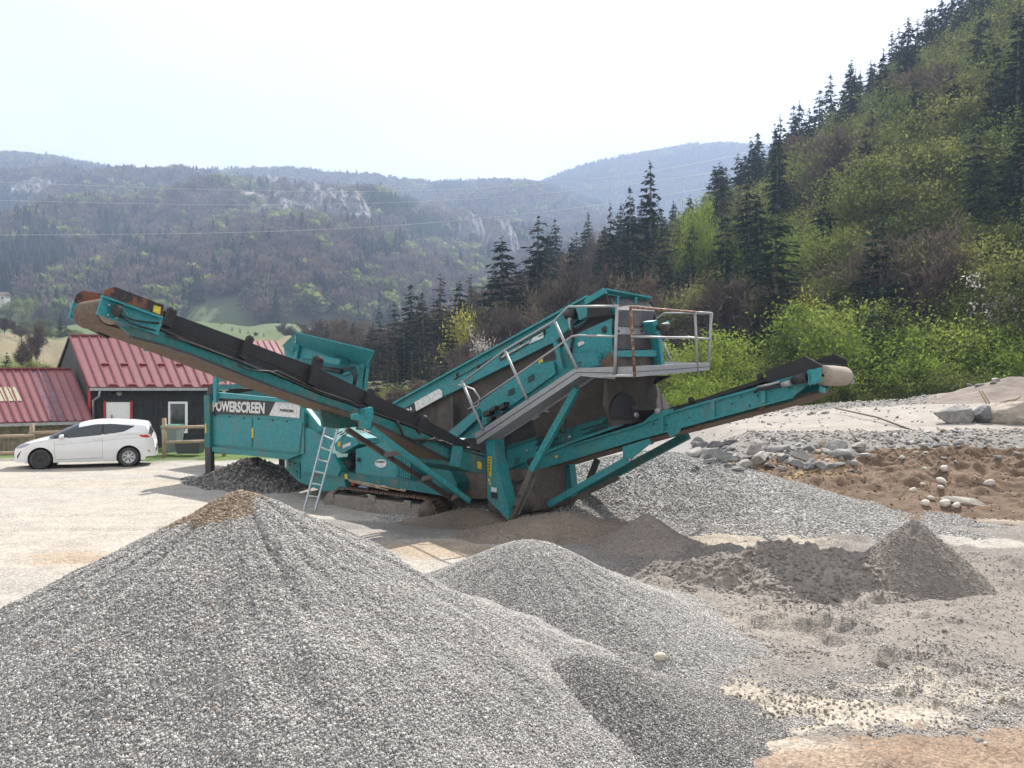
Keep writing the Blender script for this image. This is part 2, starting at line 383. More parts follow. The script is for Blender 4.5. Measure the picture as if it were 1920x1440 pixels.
# ------------------------------------------------------------------ ground materials
def groundmat(name, pebble=True, psc=55.0, contrast=0.35, bumpd=0.012, rough=0.95):
    """colour comes from the 'Col' attribute (the ground's own patches), grains from the nodes"""
    m, n, b = newmat(name); a = N(n, 'ShaderNodeVertexColor'); a.layer_name = 'Col'
    geo = N(n, 'ShaderNodeNewGeometry')
    f1 = noise(n, 1.7, 6, 0.6, geo.outputs['Position']); f2 = noise(n, 22, 5, 0.7, geo.outputs['Position'])
    vo = N(n, 'ShaderNodeTexVoronoi', Scale=psc); n.links.new(geo.outputs['Position'], vo.inputs['Vector'])
    sepc = N(n, 'ShaderNodeSeparateColor'); n.links.new(vo.outputs['Color'], sepc.inputs[0])
    k1 = ramp(n, f1, [(0.3, (0.85,) * 3), (0.7, (1.15,) * 3)])
    k2 = ramp(n, f2, [(0.3, (1 - contrast * 0.55,) * 3), (0.72, (1 + contrast * 0.5,) * 3)])
    k3 = ramp(n, sepc.outputs[0], [(0.0, (1 - contrast,) * 3), (1.0, (1 + contrast,) * 3)])
    c = mixc(n, 1.0, a.outputs['Color'], k1, 'MULTIPLY'); c = mixc(n, 1.0, c, k2, 'MULTIPLY')
    if pebble: c = mixc(n, 1.0, c, k3, 'MULTIPLY')
    n.links.new(c, b.inputs['Base Color']); b.inputs['Roughness'].default_value = rough; b.inputs['Specular IOR Level'].default_value = 0.2
    mm = N(n, 'ShaderNodeMath', operation='ADD'); n.links.new(f2, mm.inputs[0])
    m2 = N(n, 'ShaderNodeMath', operation='MULTIPLY'); n.links.new(vo.outputs['Distance'], m2.inputs[0]); m2.inputs[1].default_value = -0.8 if pebble else 0
    n.links.new(m2.outputs[0], mm.inputs[1]); bump(n, b, mm.outputs[0], 0.7, bumpd)
    return m
GM = groundmat('yard_ground'); GMfine = groundmat('sand_surface', False, contrast=0.5, bumpd=0.02)
GMgravel = groundmat('gravel_surface', True, 60, 0.55, 0.02); GMfar = groundmat('gravel_far_surface', True, 26, 0.6, 0.03)

GREY = np.array([0.255, 0.242, 0.228]); CREAM = np.array([0.41, 0.36, 0.295]); BROWN = np.array([0.15, 0.104, 0.072]); SANDG = np.array([0.245, 0.217, 0.193]); ORANGE = np.array([0.43, 0.29, 0.17]); PALE = np.array([0.385, 0.355, 0.32])
def patch(C, x, y, px, py, rx, ry, col, seed, soft=0.35, amt=1.0):
    """a stain of its own colour lying where that spot of the yard is; rx, ry in metres"""
    c = hit(px, py); w = np.sqrt(((x - c.x) / rx) ** 2 + ((y - c.y) / ry) ** 2) + 0.9 * fbm(x / max(rx, 0.4) * 1.3, y / max(ry, 0.4) * 1.3, 7, seed, 0.68)
    k = (amt * sst(1.0, 1.0 - soft, w))[:, None]; return C * (1 - k) + col * k
# polar ground sheet
rows = np.concatenate([np.geomspace(1.6, 46, 430), np.geomspace(47, 90, 22), np.array([120, 200, 400, 900, 2000, 4500])])
th = np.linspace(-1.15, 1.15, 640)
R_, T_ = np.meshgrid(rows, th, indexing='ij'); gx = (R_ * np.sin(T_)).ravel(); gy = (R_ * np.cos(T_)).ravel()
zz = gz(gx, gy); zz = np.where(R_.ravel() > 95, -6.0, zz)
gme = npmesh('ground', np.stack([gx, gy, zz], -1), gridquads(len(rows), len(th)), smooth=True)
C = np.tile(GREY, (len(gx), 1)); left = sst(1.0, -2.0, gx - 0.05 * gy)[:, None]
C = C * (1 - left) + (PALE * 0.6 + CREAM * 0.4) * left
rt = (sst(0.3, 1.6, gx) * sst(16, 13, gy))[:, None]; C = C * (1 - rt) + np.array([0.205, 0.186, 0.168]) * rt
k = (sst(-0.1, 0.35, fbm(gx / 3.5, gy / 1.6, 5, 61)) * 0.7)[:, None]; C = C * (1 - k * left) + np.array([0.36, 0.335, 0.31]) * k * left
for (px, py, rx, ry, col, sd_, am) in (
    (1560, 1345, 1.15, 0.34, CREAM * 1.08, 1, .95), (1400, 1330, 0.6, 0.5, CREAM, 2, .8), (1480, 1410, 0.8, 0.3, CREAM, 3, .9), (1800, 1300, 1.0, 0.3, CREAM, 12, .8),
    (1800, 1405, 1.35, 0.33, BROWN * 1.75, 4, .8), (1720, 1440, 1.2, 0.35, BROWN * 1.8, 5, .7),
    (1340, 1210, 0.42, 0.28, ORANGE, 6, .75), (1130, 1150, 0.5, 0.4, CREAM, 7, .7), (1400, 1165, 0.9, 0.5, CREAM, 17, .35),
    (1420, 1005, 1.3, 1.1, CREAM, 8, .85), (1830, 1018, 0.8, 0.5, PALE, 9, .9), (810, 1030, 1.1, 0.8, ORANGE * 0.75, 10, .5),
    (140, 1045, 0.9, 0.45, ORANGE * 0.85, 11, .45), (1600, 1130, 2.6, 1.0, SANDG * 1.05, 13, .75), (1450, 1080, 2.2, 0.9, SANDG, 14, .7), (1750, 1215, 1.9, 0.8, SANDG, 15, .7),
    (250, 905, 7, 1.0, CREAM * 0.95, 16, .7), (700, 990, 3.5, 1.6, GREY * 0.8, 19, .85), (520, 965, 2.0, 1.2, GREY * 0.8, 20, .8), (1850, 960, 2.2, 1.2, np.array([0.36, 0.28, 0.20]), 18, .7)):
    C = patch(C, gx, gy, px, py, rx, ry, col, sd_, amt=am)
ed = 40 + 0.10 * gx; rd = (sst(25.0, 26.5, gy + fbm(gx / 2, gy / 2, 4, 91)) * (1 - sst(36, 38, gy + fbm(gx / 2, gy / 2, 4, 92) - .08 * gx)) * (0.75 + 0.5 * fbm(gx / 9, gy / 0.9, 4, 93)) * sst(0, 2.5, gx - (0.2 * gy + 0.4)))[:, None]
rg = (sst(0, 2.5, gx - (0.2 * gy + 0.4)) * sst(20, 22, gy))[:, None]; C = C * (1 - rg) + np.array([0.215, 0.20, 0.185]) * rg
C = C * (1 - rd) + np.array([0.35, 0.315, 0.28]) * rd
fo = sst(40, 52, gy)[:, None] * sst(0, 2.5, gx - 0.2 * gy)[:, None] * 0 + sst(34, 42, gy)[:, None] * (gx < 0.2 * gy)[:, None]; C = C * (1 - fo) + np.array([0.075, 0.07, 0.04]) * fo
gr = (sst(25.3, 26.6, gy + 1.2 * fbm(gx / 1.5, gy / 1.5, 4, 8)) * sst(-4, -6, gx) * sst(75, 34, gy))[:, None]; C = C * (1 - gr) + np.array([0.10, 0.15, 0.045]) * gr
setcol(gme, C); ground = tag(link('ground', gme, GM), kind='structure')

# ------------------------------------------------------------------ piles
PBL = []
m, n, b = newmat('grey_pebbles'); oi = N(n, 'ShaderNodeObjectInfo')
c = ramp(n, oi.outputs['Random'], [(0.0, (0.17, 0.165, 0.16)), (0.3, (0.29, 0.28, 0.268)), (0.6, (0.39, 0.375, 0.355)), (0.88, (0.50, 0.48, 0.45)), (0.97, (0.62, 0.60, 0.565)), (1.0, (0.40, 0.27, 0.185))])
n.links.new(mixc(n, 0.5, c, ramp(n, noise(n, 90, 3), [(0.3, (0.7,) * 3), (0.7, (1.3,) * 3)]), 'MULTIPLY'), b.inputs['Base Color']); b.inputs['Roughness'].default_value = 0.8; PEB = m
m, n, b = newmat('brown_pebbles'); oi = N(n, 'ShaderNodeObjectInfo')
c = ramp(n, oi.outputs['Random'], [(0.0, (0.14, 0.10, 0.075)), (0.5, (0.29, 0.225, 0.165)), (1.0, (0.44, 0.36, 0.28))]); n.links.new(c, b.inputs['Base Color']); b.inputs['Roughness'].default_value = 0.9; PEBB = m
m, n, b = newmat('dark_stones'); oi = N(n, 'ShaderNodeObjectInfo')
c = ramp(n, oi.outputs['Random'], [(0.0, (0.07, 0.068, 0.066)), (0.6, (0.17, 0.16, 0.15)), (1.0, (0.30, 0.285, 0.27))]); n.links.new(c, b.inputs['Base Color']); b.inputs['Roughness'].default_value = 0.85; PEBD = m
m, n, b = newmat('soil_clods'); oi = N(n, 'ShaderNodeObjectInfo')
c = ramp(n, oi.outputs['Random'], [(0.0, (0.12, 0.075, 0.045)), (0.7, (0.19, 0.12, 0.072)), (0.93, (0.23, 0.155, 0.10)), (0.97, (0.36, 0.33, 0.29)), (1.0, (0.48, 0.45, 0.40))]); n.links.new(c, b.inputs['Base Color']); b.inputs['Roughness'].default_value = 0.95; CLODB = m
m, n, b = newmat('sand_clods'); oi = N(n, 'ShaderNodeObjectInfo')
c = ramp(n, oi.outputs['Random'], [(0.0, (0.20, 0.178, 0.158)), (0.7, (0.25, 0.223, 0.20)), (1.0, (0.30, 0.27, 0.245))]); n.links.new(c, b.inputs['Base Color']); b.inputs['Roughness'].default_value = 0.95; CLODS = m
STONE = [ico(1, i, 0.12, f) for i, f in enumerate(((1.1, .95, .6), (1.25, .8, .7), (.95, 1, .8), (1.35, .75, .55)))]
def seen(x, y, z, mx=60):
    q = CX + F * x / y; py = CY - F * (z - H) / y
    return (q > -mx) & (q < 1920 + mx) & (py < 1440 + mx) & (py > -mx)
def strew(parent, name, zf, x, y, size, mats, K, lift=0.25, lo=0.6, hi=1.5, cull=True, sg=0.28):
    z = zf(x, y); e = 0.03
    nx = -(zf(x + e, y) - z) / e; ny = -(zf(x, y + e) - z) / e
    ok = seen(x, y, z) & ((nx * -x + ny * -y + (H - z)) > -0.35 * np.sqrt(x * x + y * y) * 0.3) if cull else np.ones(len(x), bool)
    x, y, z, K = x[ok], y[ok], z[ok], K[ok]; n_ = len(x)
    s = size * np.clip(np.exp(rng.normal(0, sg, n_)), lo, hi); R = np.stack([rng.normal(0, 0.5, n_), rng.normal(0, 0.5, n_), rng.uniform(0, 6.28, n_)], -1)
    protos = [(v, f, k // 4) for k, (v, f) in enumerate(STONE * len(mats))]
    return scatter(name, protos, mats, np.stack([x, y, z + lift * s * 0.5], -1), R, np.repeat(s[:, None], 3, 1), K, parent)
def disk(c, r, n_, ang=0.0, st=1.0):
    a = rng.uniform(0, 6.283, n_); q = r * np.sqrt(rng.uniform(0, 1, n_)); X = q * np.cos(a) * st; Y = q * np.sin(a)
    return c[0] + X * math.cos(ang) - Y * math.sin(ang), c[1] + X * math.sin(ang) + Y * math.cos(ang)
def pile_obj(key, name, label, cat, mat, colf, nr, na, group=None):
    p = PL[key]; me = p.mesh(name, nr, na); V = np.empty(len(me.vertices) * 3, np.float32); me.vertices.foreach_get('co', V); V = V.reshape(-1, 3)
    setcol(me, colf(V)); o = link(name, me, mat); tag(o, label, cat, group); return o, p
def flat(col): return lambda V: np.tile(np.asarray(col), (len(V), 1)) * (1 + 0.25 * fbm(V[:, 0] / 0.8, V[:, 1] / 0.8, 4, 17))[:, None]
def above(p, x, y, e=0.02): return p.z(x, y) > gz(x, y) - e
# the large near pile
def browncap(V):
    p = PL['near']; w = np.hypot((V[:, 0] - p.c[0] + 0.22) / 0.52, (V[:, 1] - p.c[1] - 0.1) / 0.55) + 0.35 * fbm(V[:, 0] / .3, V[:, 1] / .3, 3, 5)
    k = sst(1.0, 0.75, w)[:, None]; return np.array([0.27, 0.262, 0.25]) * (1 - k) + np.array([0.30, 0.23, 0.165]) * k
o, p = pile_obj('near', 'gravel_pile', 'large pale grey gravel pile with a brown tip filling the lower left', 'gravel pile', GMgravel, browncap, 150, 420)
x = rng.uniform(-4.2, 2.6, 430000); y = rng.uniform(2.3, 6.6, 430000); ok = (np.abs(x) < y * 0.72) & above(p, x, y); x, y = x[ok], y[ok]
dd = np.hypot(x, y); ok = rng.uniform(0, 1, len(x)) < np.clip(4.5 / dd, 0, 1) ** 1.0; x, y = x[ok], y[ok]
kb = browncap(np.stack([x, y], -1))[:, 2] < 0.21; K = rng.integers(0, 4, len(x)) + 4 * kb
strew(o, 'pebbles', p.z, x, y, 0.0112, [PEB, PEBB], K, hi=2.2, sg=0.34)
o, p = pile_obj('second', 'gravel_pile', 'grey gravel pile between the large near pile and the machine', 'gravel pile', GMgravel, flat((0.27, 0.262, 0.25)), 110, 260)
x, y = disk(p.c, 2.2, 130000, p.ang, p.st); ok = above(p, x, y); x, y = x[ok], y[ok]; strew(o, 'pebbles', p.z, x, y, 0.0145, [PEB], rng.integers(0, 4, len(x)))
o, p = pile_obj('mound', 'gravel_mound', 'low dark grey gravel mound in front, left of the single round stone', 'gravel mound', GMgravel, flat((0.21, 0.205, 0.20)), 90, 220)
x, y = disk(p.c, 1.4, 70000, p.ang, p.st); ok = above(p, x, y); x, y = x[ok], y[ok]; strew(o, 'pebbles', p.z, x, y, 0.0122, [PEB, PEBD], rng.integers(0, 4, len(x)) + 4 * (rng.uniform(size=len(x)) < 0.68))
o, p = pile_obj('far', 'gravel_pile', 'broad coarse gravel pile beneath the tail conveyor, beside the brown soil', 'gravel pile', GMfar, flat((0.27, 0.26, 0.25)), 100, 260)
x, y = disk(p.c, 5.8, 90000, p.ang, p.st); ok = above(p, x, y); x, y = x[ok], y[ok]; strew(o, 'pebbles', p.z, x, y, 0.029, [PEB], rng.integers(0, 4, len(x)))
o, p = pile_obj('hopper', 'stone_pile', 'dark pile of coarse stones under the raised hopper', 'stone pile', GMfar, flat((0.12, 0.115, 0.11)), 60, 160)
x, y = disk(p.c, 3.2, 16000, p.ang, p.st); ok = above(p, x, y); x, y = x[ok], y[ok]; strew(o, 'stones', p.z, x, y, 0.075, [PEBD], rng.integers(0, 4, len(x)))
for key, name, label, cat, col, nn, sz, mats, nr, na in (
    ('cone', 'sand_pile', 'pointed grey sand cone standing alone in front of the brown soil', 'sand pile', SANDG * 0.92, 9000, 0.022, [CLODS], 110, 220),
    ('brownsand', 'sand_pile', 'small brownish sand pile at the foot of the machine tail', 'sand pile', np.array([0.24, 0.205, 0.178]), 3500, 0.022, [CLODS], 80, 180),
    ('windrow', 'sand_ridge', 'lumpy grey sand ridge left of the pointed sand cone', 'sand ridge', SANDG * 0.95, 7000, 0.045, [CLODS], 120, 320),
    ('soil', 'soil_heap', 'wide rough heap of reddish brown soil with pale stones', 'soil heap', BROWN * 1.1, 14000, 0.036, [CLODB], 140, 420),
    ('chips', 'chip_heap', 'small light brown heap of chips at the edge of the soil', 'chip heap', np.array([0.32, 0.215, 0.125]), 5000, 0.05, [CLODB, PEBB], 60, 140),
    ('base', 'sand_pile', 'damp brown sand heaped against the track end of the machine', 'sand pile', np.array([0.20, 0.16, 0.13]), 2500, 0.022, [CLODS], 70, 160),
    ('base2', 'sand_pile', 'low brown sand spill under the tail of the machine', 'sand pile', np.array([0.23, 0.18, 0.145]), 1500, 0.035, [CLODS], 70, 160),
    ('heap', 'earth_heap', 'smooth grey brown earth heap beside the gravel road', 'earth heap', np.array([0.23, 0.19, 0.165]), 0, 0.1, [CLODS], 60, 160),
    ('sand_right', 'sand_pile', 'low rough sand pile behind the right end of the yard', 'sand pile', SANDG, 3000, 0.02, [CLODS], 80, 200),
    ('sand_low', 'sand_pile', 'low rough sand pile nearest the camera at the right edge', 'sand pile', SANDG * 0.95, 2500, 0.018, [CLODS], 80, 200)):
    o, p = pile_obj(key, name, label, cat, GMfine, flat(col), nr, na)
    if nn:
        x, y = disk(p.c, p.r * 0.95, nn, p.ang, p.st); ok = above(p, x, y); x, y = x[ok], y[ok]
        strew(o, 'clods', p.z, x, y, sz, mats, rng.integers(0, 4 * len(mats), len(x)), lift=0.1, lo=0.35, hi=2.6)
# loose stones strewn over the yard
x = rng.uniform(-0.5, 7.0, 150000); y = rng.uniform(3.4, 11.0, 150000)
fm = fbm(x / 0.9, y / 0.7, 5, 77, 0.6); dens = sst(-0.15, 0.25, fm) * sst(11.5, 5.0, y) * sst(7.2, 3.2, x + 0.25 * (5 - y)) + 0.03 + 0.8 * np.exp(-((x - 0.9) / 1.1) ** 2 - ((y - 6.6) / 1.3) ** 2)
cr = np.tile(GREY, (len(x), 1))
for (px, py, rx, ry, sd_) in ((1560, 1345, 1.15, 0.34, 1), (1480, 1410, 0.8, 0.3, 3), (1800, 1405, 1.35, 0.33, 4), (1720, 1440, 1.2, 0.35, 5), (1340, 1210, .42, .28, 6), (1400, 1330, .6, .5, 2)):
    cr = patch(cr, x, y, px, py, rx, ry, np.zeros(3), sd_)
dens *= 0.04 + 0.96 * (cr[:, 0] / GREY[0]); ok = (rng.uniform(0, 1, len(x)) < dens) & seen(x, y, gz(x, y)); x, y = x[ok], y[ok]
gs = strew(None, 'loose_gravel', gz, x, y, 0.0145, [PEB], rng.integers(0, 4, len(x)), hi=2.2); tag(gs, 'loose grey gravel strewn thinly over the yard', 'gravel')
x = rng.uniform(5.5, 26, 14000); y = rng.uniform(21, 43, 14000); w_ = sst(0.3, 1.5, x - (0.2 * y + 0.4)); inroad = sst(25.0, 26.5, y) * (1 - sst(36, 38, y - .08 * x))
ok = (rng.uniform(0, 1, 14000) < w_ * (1 - 0.97 * inroad)) & (y < 40.5 + 0.1 * x); x, y = x[ok], y[ok]
bs = strew(None, 'bank_stones', gz, x, y, 0.10, [PEB, PEBB], rng.integers(0, 5, len(x)), lo=0.4, hi=2.2, cull=False); tag(bs, 'small loose stones covering the rubble bank and road edge', 'stones')

x = rng.uniform(1.2, 7.0, 26000); y = rng.uniform(5.6, 11.5, 26000); ok = (rng.uniform(0, 1, 26000) < sst(-0.25, 0.4, fbm(x / 0.8, y / 0.6, 4, 79))) & seen(x, y, gz(x, y)) ; x, y = x[ok], y[ok]
cs = strew(None, 'sand_clods', gz, x, y, 0.021, [CLODS], rng.integers(0, 4, len(x)), lift=0.15, lo=0.4, hi=4.0); tag(cs, 'small clods of damp grey sand churned over the yard', 'sand clods')
# ------------------------------------------------------------------ valley, mountains, hillside
S1q = [-1200, -300, 0, 100, 180, 250, 330, 400, 500, 560, 700, 780, 850, 930, 1000, 1050, 1150, 1250, 1400, 1800, 2900]
S1y = [230, 265, 283, 292, 312, 324, 320, 319, 317, 318, 327, 337, 340, 337, 342, 356, 390, 435, 490, 520, 560]
S2q = [600, 800, 930, 1000, 1060, 1100, 1200, 1300, 1350, 1420, 1520, 1700, 2000, 2900]
S2y = [420, 390, 362, 345, 322, 307, 285, 268, 266, 270, 285, 320, 350, 380]
YR1, YR2 = 1400.0, 1700.0
def z1(q, y):
    zr = H + (CY - np.interp(q, S1q, S1y)) / F * YR1 - 10; z0 = 0.105 * np.clip(y - 62, 0, 340) ** 1.0 * sst(900, 500, q) + 4 * fbm(q / 90, y / 60, 3, 4) * sst(62, 160, y) - 3 * sst(75, 60, y)
    t = np.clip((y - 400) / (YR1 - 400), 0, 1); zb = 0.105 * 340 * sst(900, 500, q)
    x = (q - CX) / F * y
    up = (zr - zb) * (0.75 * t ** 0.8 + 0.25 * t ** 2.0)
    up = up + 55 * fbm(x / 170, y / 260, 5, 12, 0.55) * np.sin(np.pi * np.clip(t, 0, 1)) ** 0.8
    return z0 + up - np.maximum(0, y - YR1) * 0.25
def z2(q, y):
    zr = H + (CY - np.interp(q, S2q, S2y)) / F * YR2 - 12; t = np.clip((y - 1300) / (YR2 - 1300), 0, 1); x = (q - CX) / F * y
    return 120 + (zr - 120) * t ** 0.9 + 60 * fbm(x / 230, y / 400, 5, 18, 0.55) * np.sin(np.pi * t) ** 0.8 - np.maximum(0, y - YR2) * 0.25
def pyof(q, y, z): return CY - F * (z - H) / y
ROCKS = ((75, 345, 70, 20), (390, 358, 50, 30), (505, 352, 75, 30), (610, 375, 70, 38), (560, 395, 110, 30), (940, 440, 45, 60), (880, 430, 40, 45), (25, 320, 30, 10))
def rockmask(q, py):
    w = 0
    for (a, b, c, d) in ROCKS: w = np.maximum(w, sst(1.15, 0.55, np.hypot((q - a) / c, (py - b) / d)))
    return w
def hillcol(q, y, z, far):
    py = pyof(q, y, z); C = np.tile(np.array([0.105, 0.078, 0.062]), (len(q), 1))
    g = sst(-0.1, 0.4, fbm(q / 120, py / 40, 4, 33))[:, None]; C = C * (1 - 0.5 * g) + 0.5 * g * np.array([0.08, 0.09, 0.045])
    if far: return C, py
    k = (rockmask(q, py) * sst(-0.35, 0.2, fbm(q / 9, py / 22, 4, 35)))[:, None]; C = C * (1 - k) + np.array([0.30, 0.27, 0.25]) * k
    md = (sst(425, 385, y + 60 * fbm(q / 60, y / 90, 3, 36)))[:, None]; C = C * (1 - md) + np.array([0.11, 0.148, 0.055]) * md
    dr = (sst(215, 185, y + 30 * fbm(q / 40, y / 40, 3, 37)))[:, None]; C = C * (1 - dr) + np.array([0.27, 0.225, 0.135]) * dr
    nr = (sst(135, 118, y + 15 * fbm(q / 30, y / 20, 3, 38)))[:, None]; C = C * (1 - nr) + np.array([0.13, 0.15, 0.05]) * nr
    return C, py
HM = groundmat('forest_floor', False, contrast=0.4, bumpd=0.3)
def polar(name, q, ys, zf, far):
    Q, Y = np.meshgrid(q, ys, indexing='ij'); Q = Q.ravel(); Y = Y.ravel(); Z = zf(Q, Y)
    me = npmesh(name, np.stack([(Q - CX) / F * Y, Y, Z], -1), gridquads(len(q), len(ys)), smooth=True)
    Cc, _ = hillcol(Q, Y, Z, far); setcol(me, Cc); return tag(link(name, me, HM), kind='structure')
polar('mountain', np.linspace(-1100, 2700, 260), np.concatenate([np.linspace(60, 400, 70), np.linspace(408, YR1, 120), np.linspace(1420, 1800, 12)]), z1, False)
polar('mountain_far', np.linspace(500, 2800, 150), np.concatenate([np.linspace(1300, YR2, 80), np.linspace(1720, 1950, 8)]), z2, True)
# pale cliff bands high on the mountain
m, n, b = newmat('cliff_rock'); geo_ = N(n, 'ShaderNodeNewGeometry'); mpp = N(n, 'ShaderNodeMapping'); mpp.inputs['Scale'].default_value = (1.0, 1.0, 0.25); n.links.new(geo_.outputs['Position'], mpp.inputs[0])
f_ = noise(n, 0.09, 8, 0.68, mpp.outputs[0]); n.links.new(ramp(n, f_, [(0.30, (0.10, 0.085, 0.07)), (0.48, (0.19, 0.178, 0.17)), (0.68, (0.36, 0.345, 0.335))]), b.inputs['Base Color']); b.inputs['Roughness'].default_value = 1.0; bump(n, b, f_, 1.0, 6.0); CLIFF = m
for ci, (a_, b_, c_, d_) in enumerate(((70, 346, 62, 15), (395, 358, 45, 24), (500, 350, 62, 24), (600, 368, 60, 30), (540, 392, 70, 20), (655, 385, 40, 26), (940, 445, 36, 42), (885, 425, 30, 30), (20, 322, 24, 8))):
    nq, nt_ = 60, 26; Qc, Tc = np.meshgrid(np.linspace(-1, 1, nq), np.linspace(0, 1, nt_), indexing='ij')
    ysamp = np.linspace(500, 1390, 400); zz_ = z1(np.full(400, float(a_)), ysamp); pyy = pyof(a_, ysamp, zz_); y0_ = float(ysamp[np.argmin(np.abs(pyy - (b_ + d_)))])
    q_ = a_ + c_ * Qc; edge_ = np.sqrt(np.clip(1 - Qc ** 2, 0, 1)) * (0.85 + 0.22 * fbm(q_ / 16, Qc * 0 + ci, 4, 200 + ci)); pyb = b_ + d_ * (0.9 + 0.3 * fbm(q_ / 14, Qc * 0 + 3.3, 3, 210 + ci)); pyt = pyb - 2 * d_ * np.clip(edge_, 0, 1.2)
    yy_ = y0_ - 20 + 30 * Tc + 11 * fbm(q_ / 7, Tc * 3, 5, 220 + ci, 0.6); pp_ = pyb + (pyt - pyb) * Tc; zc_ = H + (CY - pp_) / F * yy_; zc_[:, 0] -= 12
    V_ = np.stack([(q_ - CX) / F * yy_, yy_, zc_], -1); Vb_ = V_.copy(); Vb_[..., 1] += 40; Vb_[..., 2] -= 4
    ring = np.concatenate([V_, Vb_[:, ::-1]], 1); tag(link('cliff', npmesh('cliff', ring.reshape(-1, 3), gridquads(nq, 2 * nt_, True)), CLIFF), kind='structure')
# the near hillside on the right
HQ = [560, 680, 860, 1000, 1140, 1330, 1450, 1600, 1780, 1920, 2300, 2900]
TOE = [125, 120, 105, 95, 85, 66, 60, 55, 52, 48, 42, 38]
CR = [142, 142, 142, 142, 150, 160, 165, 165, 160, 155, 150, 145]
CZ = [-3, -1, 6, 13, 21, 25, 34, 48, 62, 75, 98, 118]
def zh(q, y):
    a = np.interp(q, HQ, TOE); b = np.interp(q, HQ, CR); c = np.interp(q, HQ, CZ); t = (y - a) / (b - a); tc_ = np.clip(t, 0, 1); x = (q - CX) / F * y
    return -1.2 - 3 * np.clip(-t, 0, 0.6) + (c + 1.2) * (0.8 * tc_ + 0.2 * sst(0, 1, tc_)) + 2.0 * fbm(x / 18, y / 18, 3, 44) * sst(0, 0.2, tc_) - np.maximum(0, y - b) * 0.5
Q, Tt = np.meshgrid(np.linspace(560, 2900, 150), np.linspace(-0.12, 1.9, 60), indexing='ij'); Q = Q.ravel(); Tt = Tt.ravel()
Y = np.interp(Q, HQ, TOE) * (1 - Tt) + np.interp(Q, HQ, CR) * Tt; Z = zh(Q, Y)
me = npmesh('hillside', np.stack([(Q - CX) / F * Y, Y, Z], -1), gridquads(150, 60), smooth=True)
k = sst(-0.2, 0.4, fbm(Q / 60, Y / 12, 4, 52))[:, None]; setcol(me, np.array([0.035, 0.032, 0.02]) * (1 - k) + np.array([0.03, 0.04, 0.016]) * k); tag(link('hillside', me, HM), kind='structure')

# ------------------------------------------------------------------ foliage materials
def leafmat(name, stops, trans=0.45, rough=0.6, patchy=0.35):
    m, n, b = newmat(name); oi = N(n, 'ShaderNodeObjectInfo'); geo = N(n, 'ShaderNodeNewGeometry')
    c = ramp(n, oi.outputs['Random'], stops)
    c = mixc(n, 1.0, c, ramp(n, noise(n, 0.9, 4, 0.6, geo.outputs['Position']), [(0.3, (1 - patchy,) * 3), (0.72, (1 + patchy,) * 3)]), 'MULTIPLY')
    n.links.new(c, b.inputs['Base Color']); b.inputs['Roughness'].default_value = 0.85; b.inputs['Specular IOR Level'].default_value = 0.04
    if trans:
        t = N(n, 'ShaderNodeBsdfTranslucent'); n.links.new(c, t.inputs['Color']); ms = N(n, 'ShaderNodeMixShader'); ms.inputs[0].default_value = trans
        n.links.new(b.outputs[0], ms.inputs[1]); n.links.new(t.outputs[0], ms.inputs[2]); n.links.new(ms.outputs[0], n.nodes['Material Output'].inputs['Surface'])
    return m
LM = {
 'spruce': leafmat('spruce_needles', [(0, (0.012, 0.026, 0.014)), (0.5, (0.020, 0.040, 0.022)), (1, (0.034, 0.052, 0.028))], 0.12),
 'spruce_warm': leafmat('olive_spruce_needles', [(0, (0.035, 0.042, 0.018)), (1, (0.065, 0.068, 0.028))], 0.2),
 'bare': leafmat('bare_twigs', [(0, (0.085, 0.066, 0.052)), (0.4, (0.125, 0.097, 0.075)), (0.75, (0.15, 0.112, 0.095)), (1, (0.18, 0.142, 0.09))], 0.12, patchy=0.3),
 'lime': leafmat('fresh_green_leaves', [(0, (0.14, 0.20, 0.035)), (0.5, (0.22, 0.29, 0.05)), (1, (0.29, 0.34, 0.08))], 0.45, patchy=0.45),
 'olive': leafmat('olive_green_leaves', [(0, (0.085, 0.11, 0.034)), (0.5, (0.14, 0.165, 0.046)), (1, (0.23, 0.235, 0.07))], 0.45, patchy=0.6),
 'yellow': leafmat('yellow_green_leaves', [(0, (0.30, 0.28, 0.045)), (1, (0.36, 0.34, 0.07))], 0.5),
 'bloss': leafmat('pale_blossom', [(0, (0.50, 0.46, 0.42)), (1, (0.62, 0.58, 0.54))], 0.4),
}
m, n, b = newmat('bark'); n.links.new(ramp(n, noise(n, 3, 5), [(0.3, (0.06, 0.045, 0.035)), (0.7, (0.17, 0.14, 0.115))]), b.inputs['Base Color']); b.inputs['Roughness'].default_value = 0.95; BARK = m
m, n, b = newmat('pale_bark'); n.links.new(ramp(n, noise(n, 3, 5), [(0.3, (0.2, 0.18, 0.16)), (0.7, (0.4, 0.37, 0.33))]), b.inputs['Base Color']); b.inputs['Roughness'].default_value = 0.95; BARKP = m

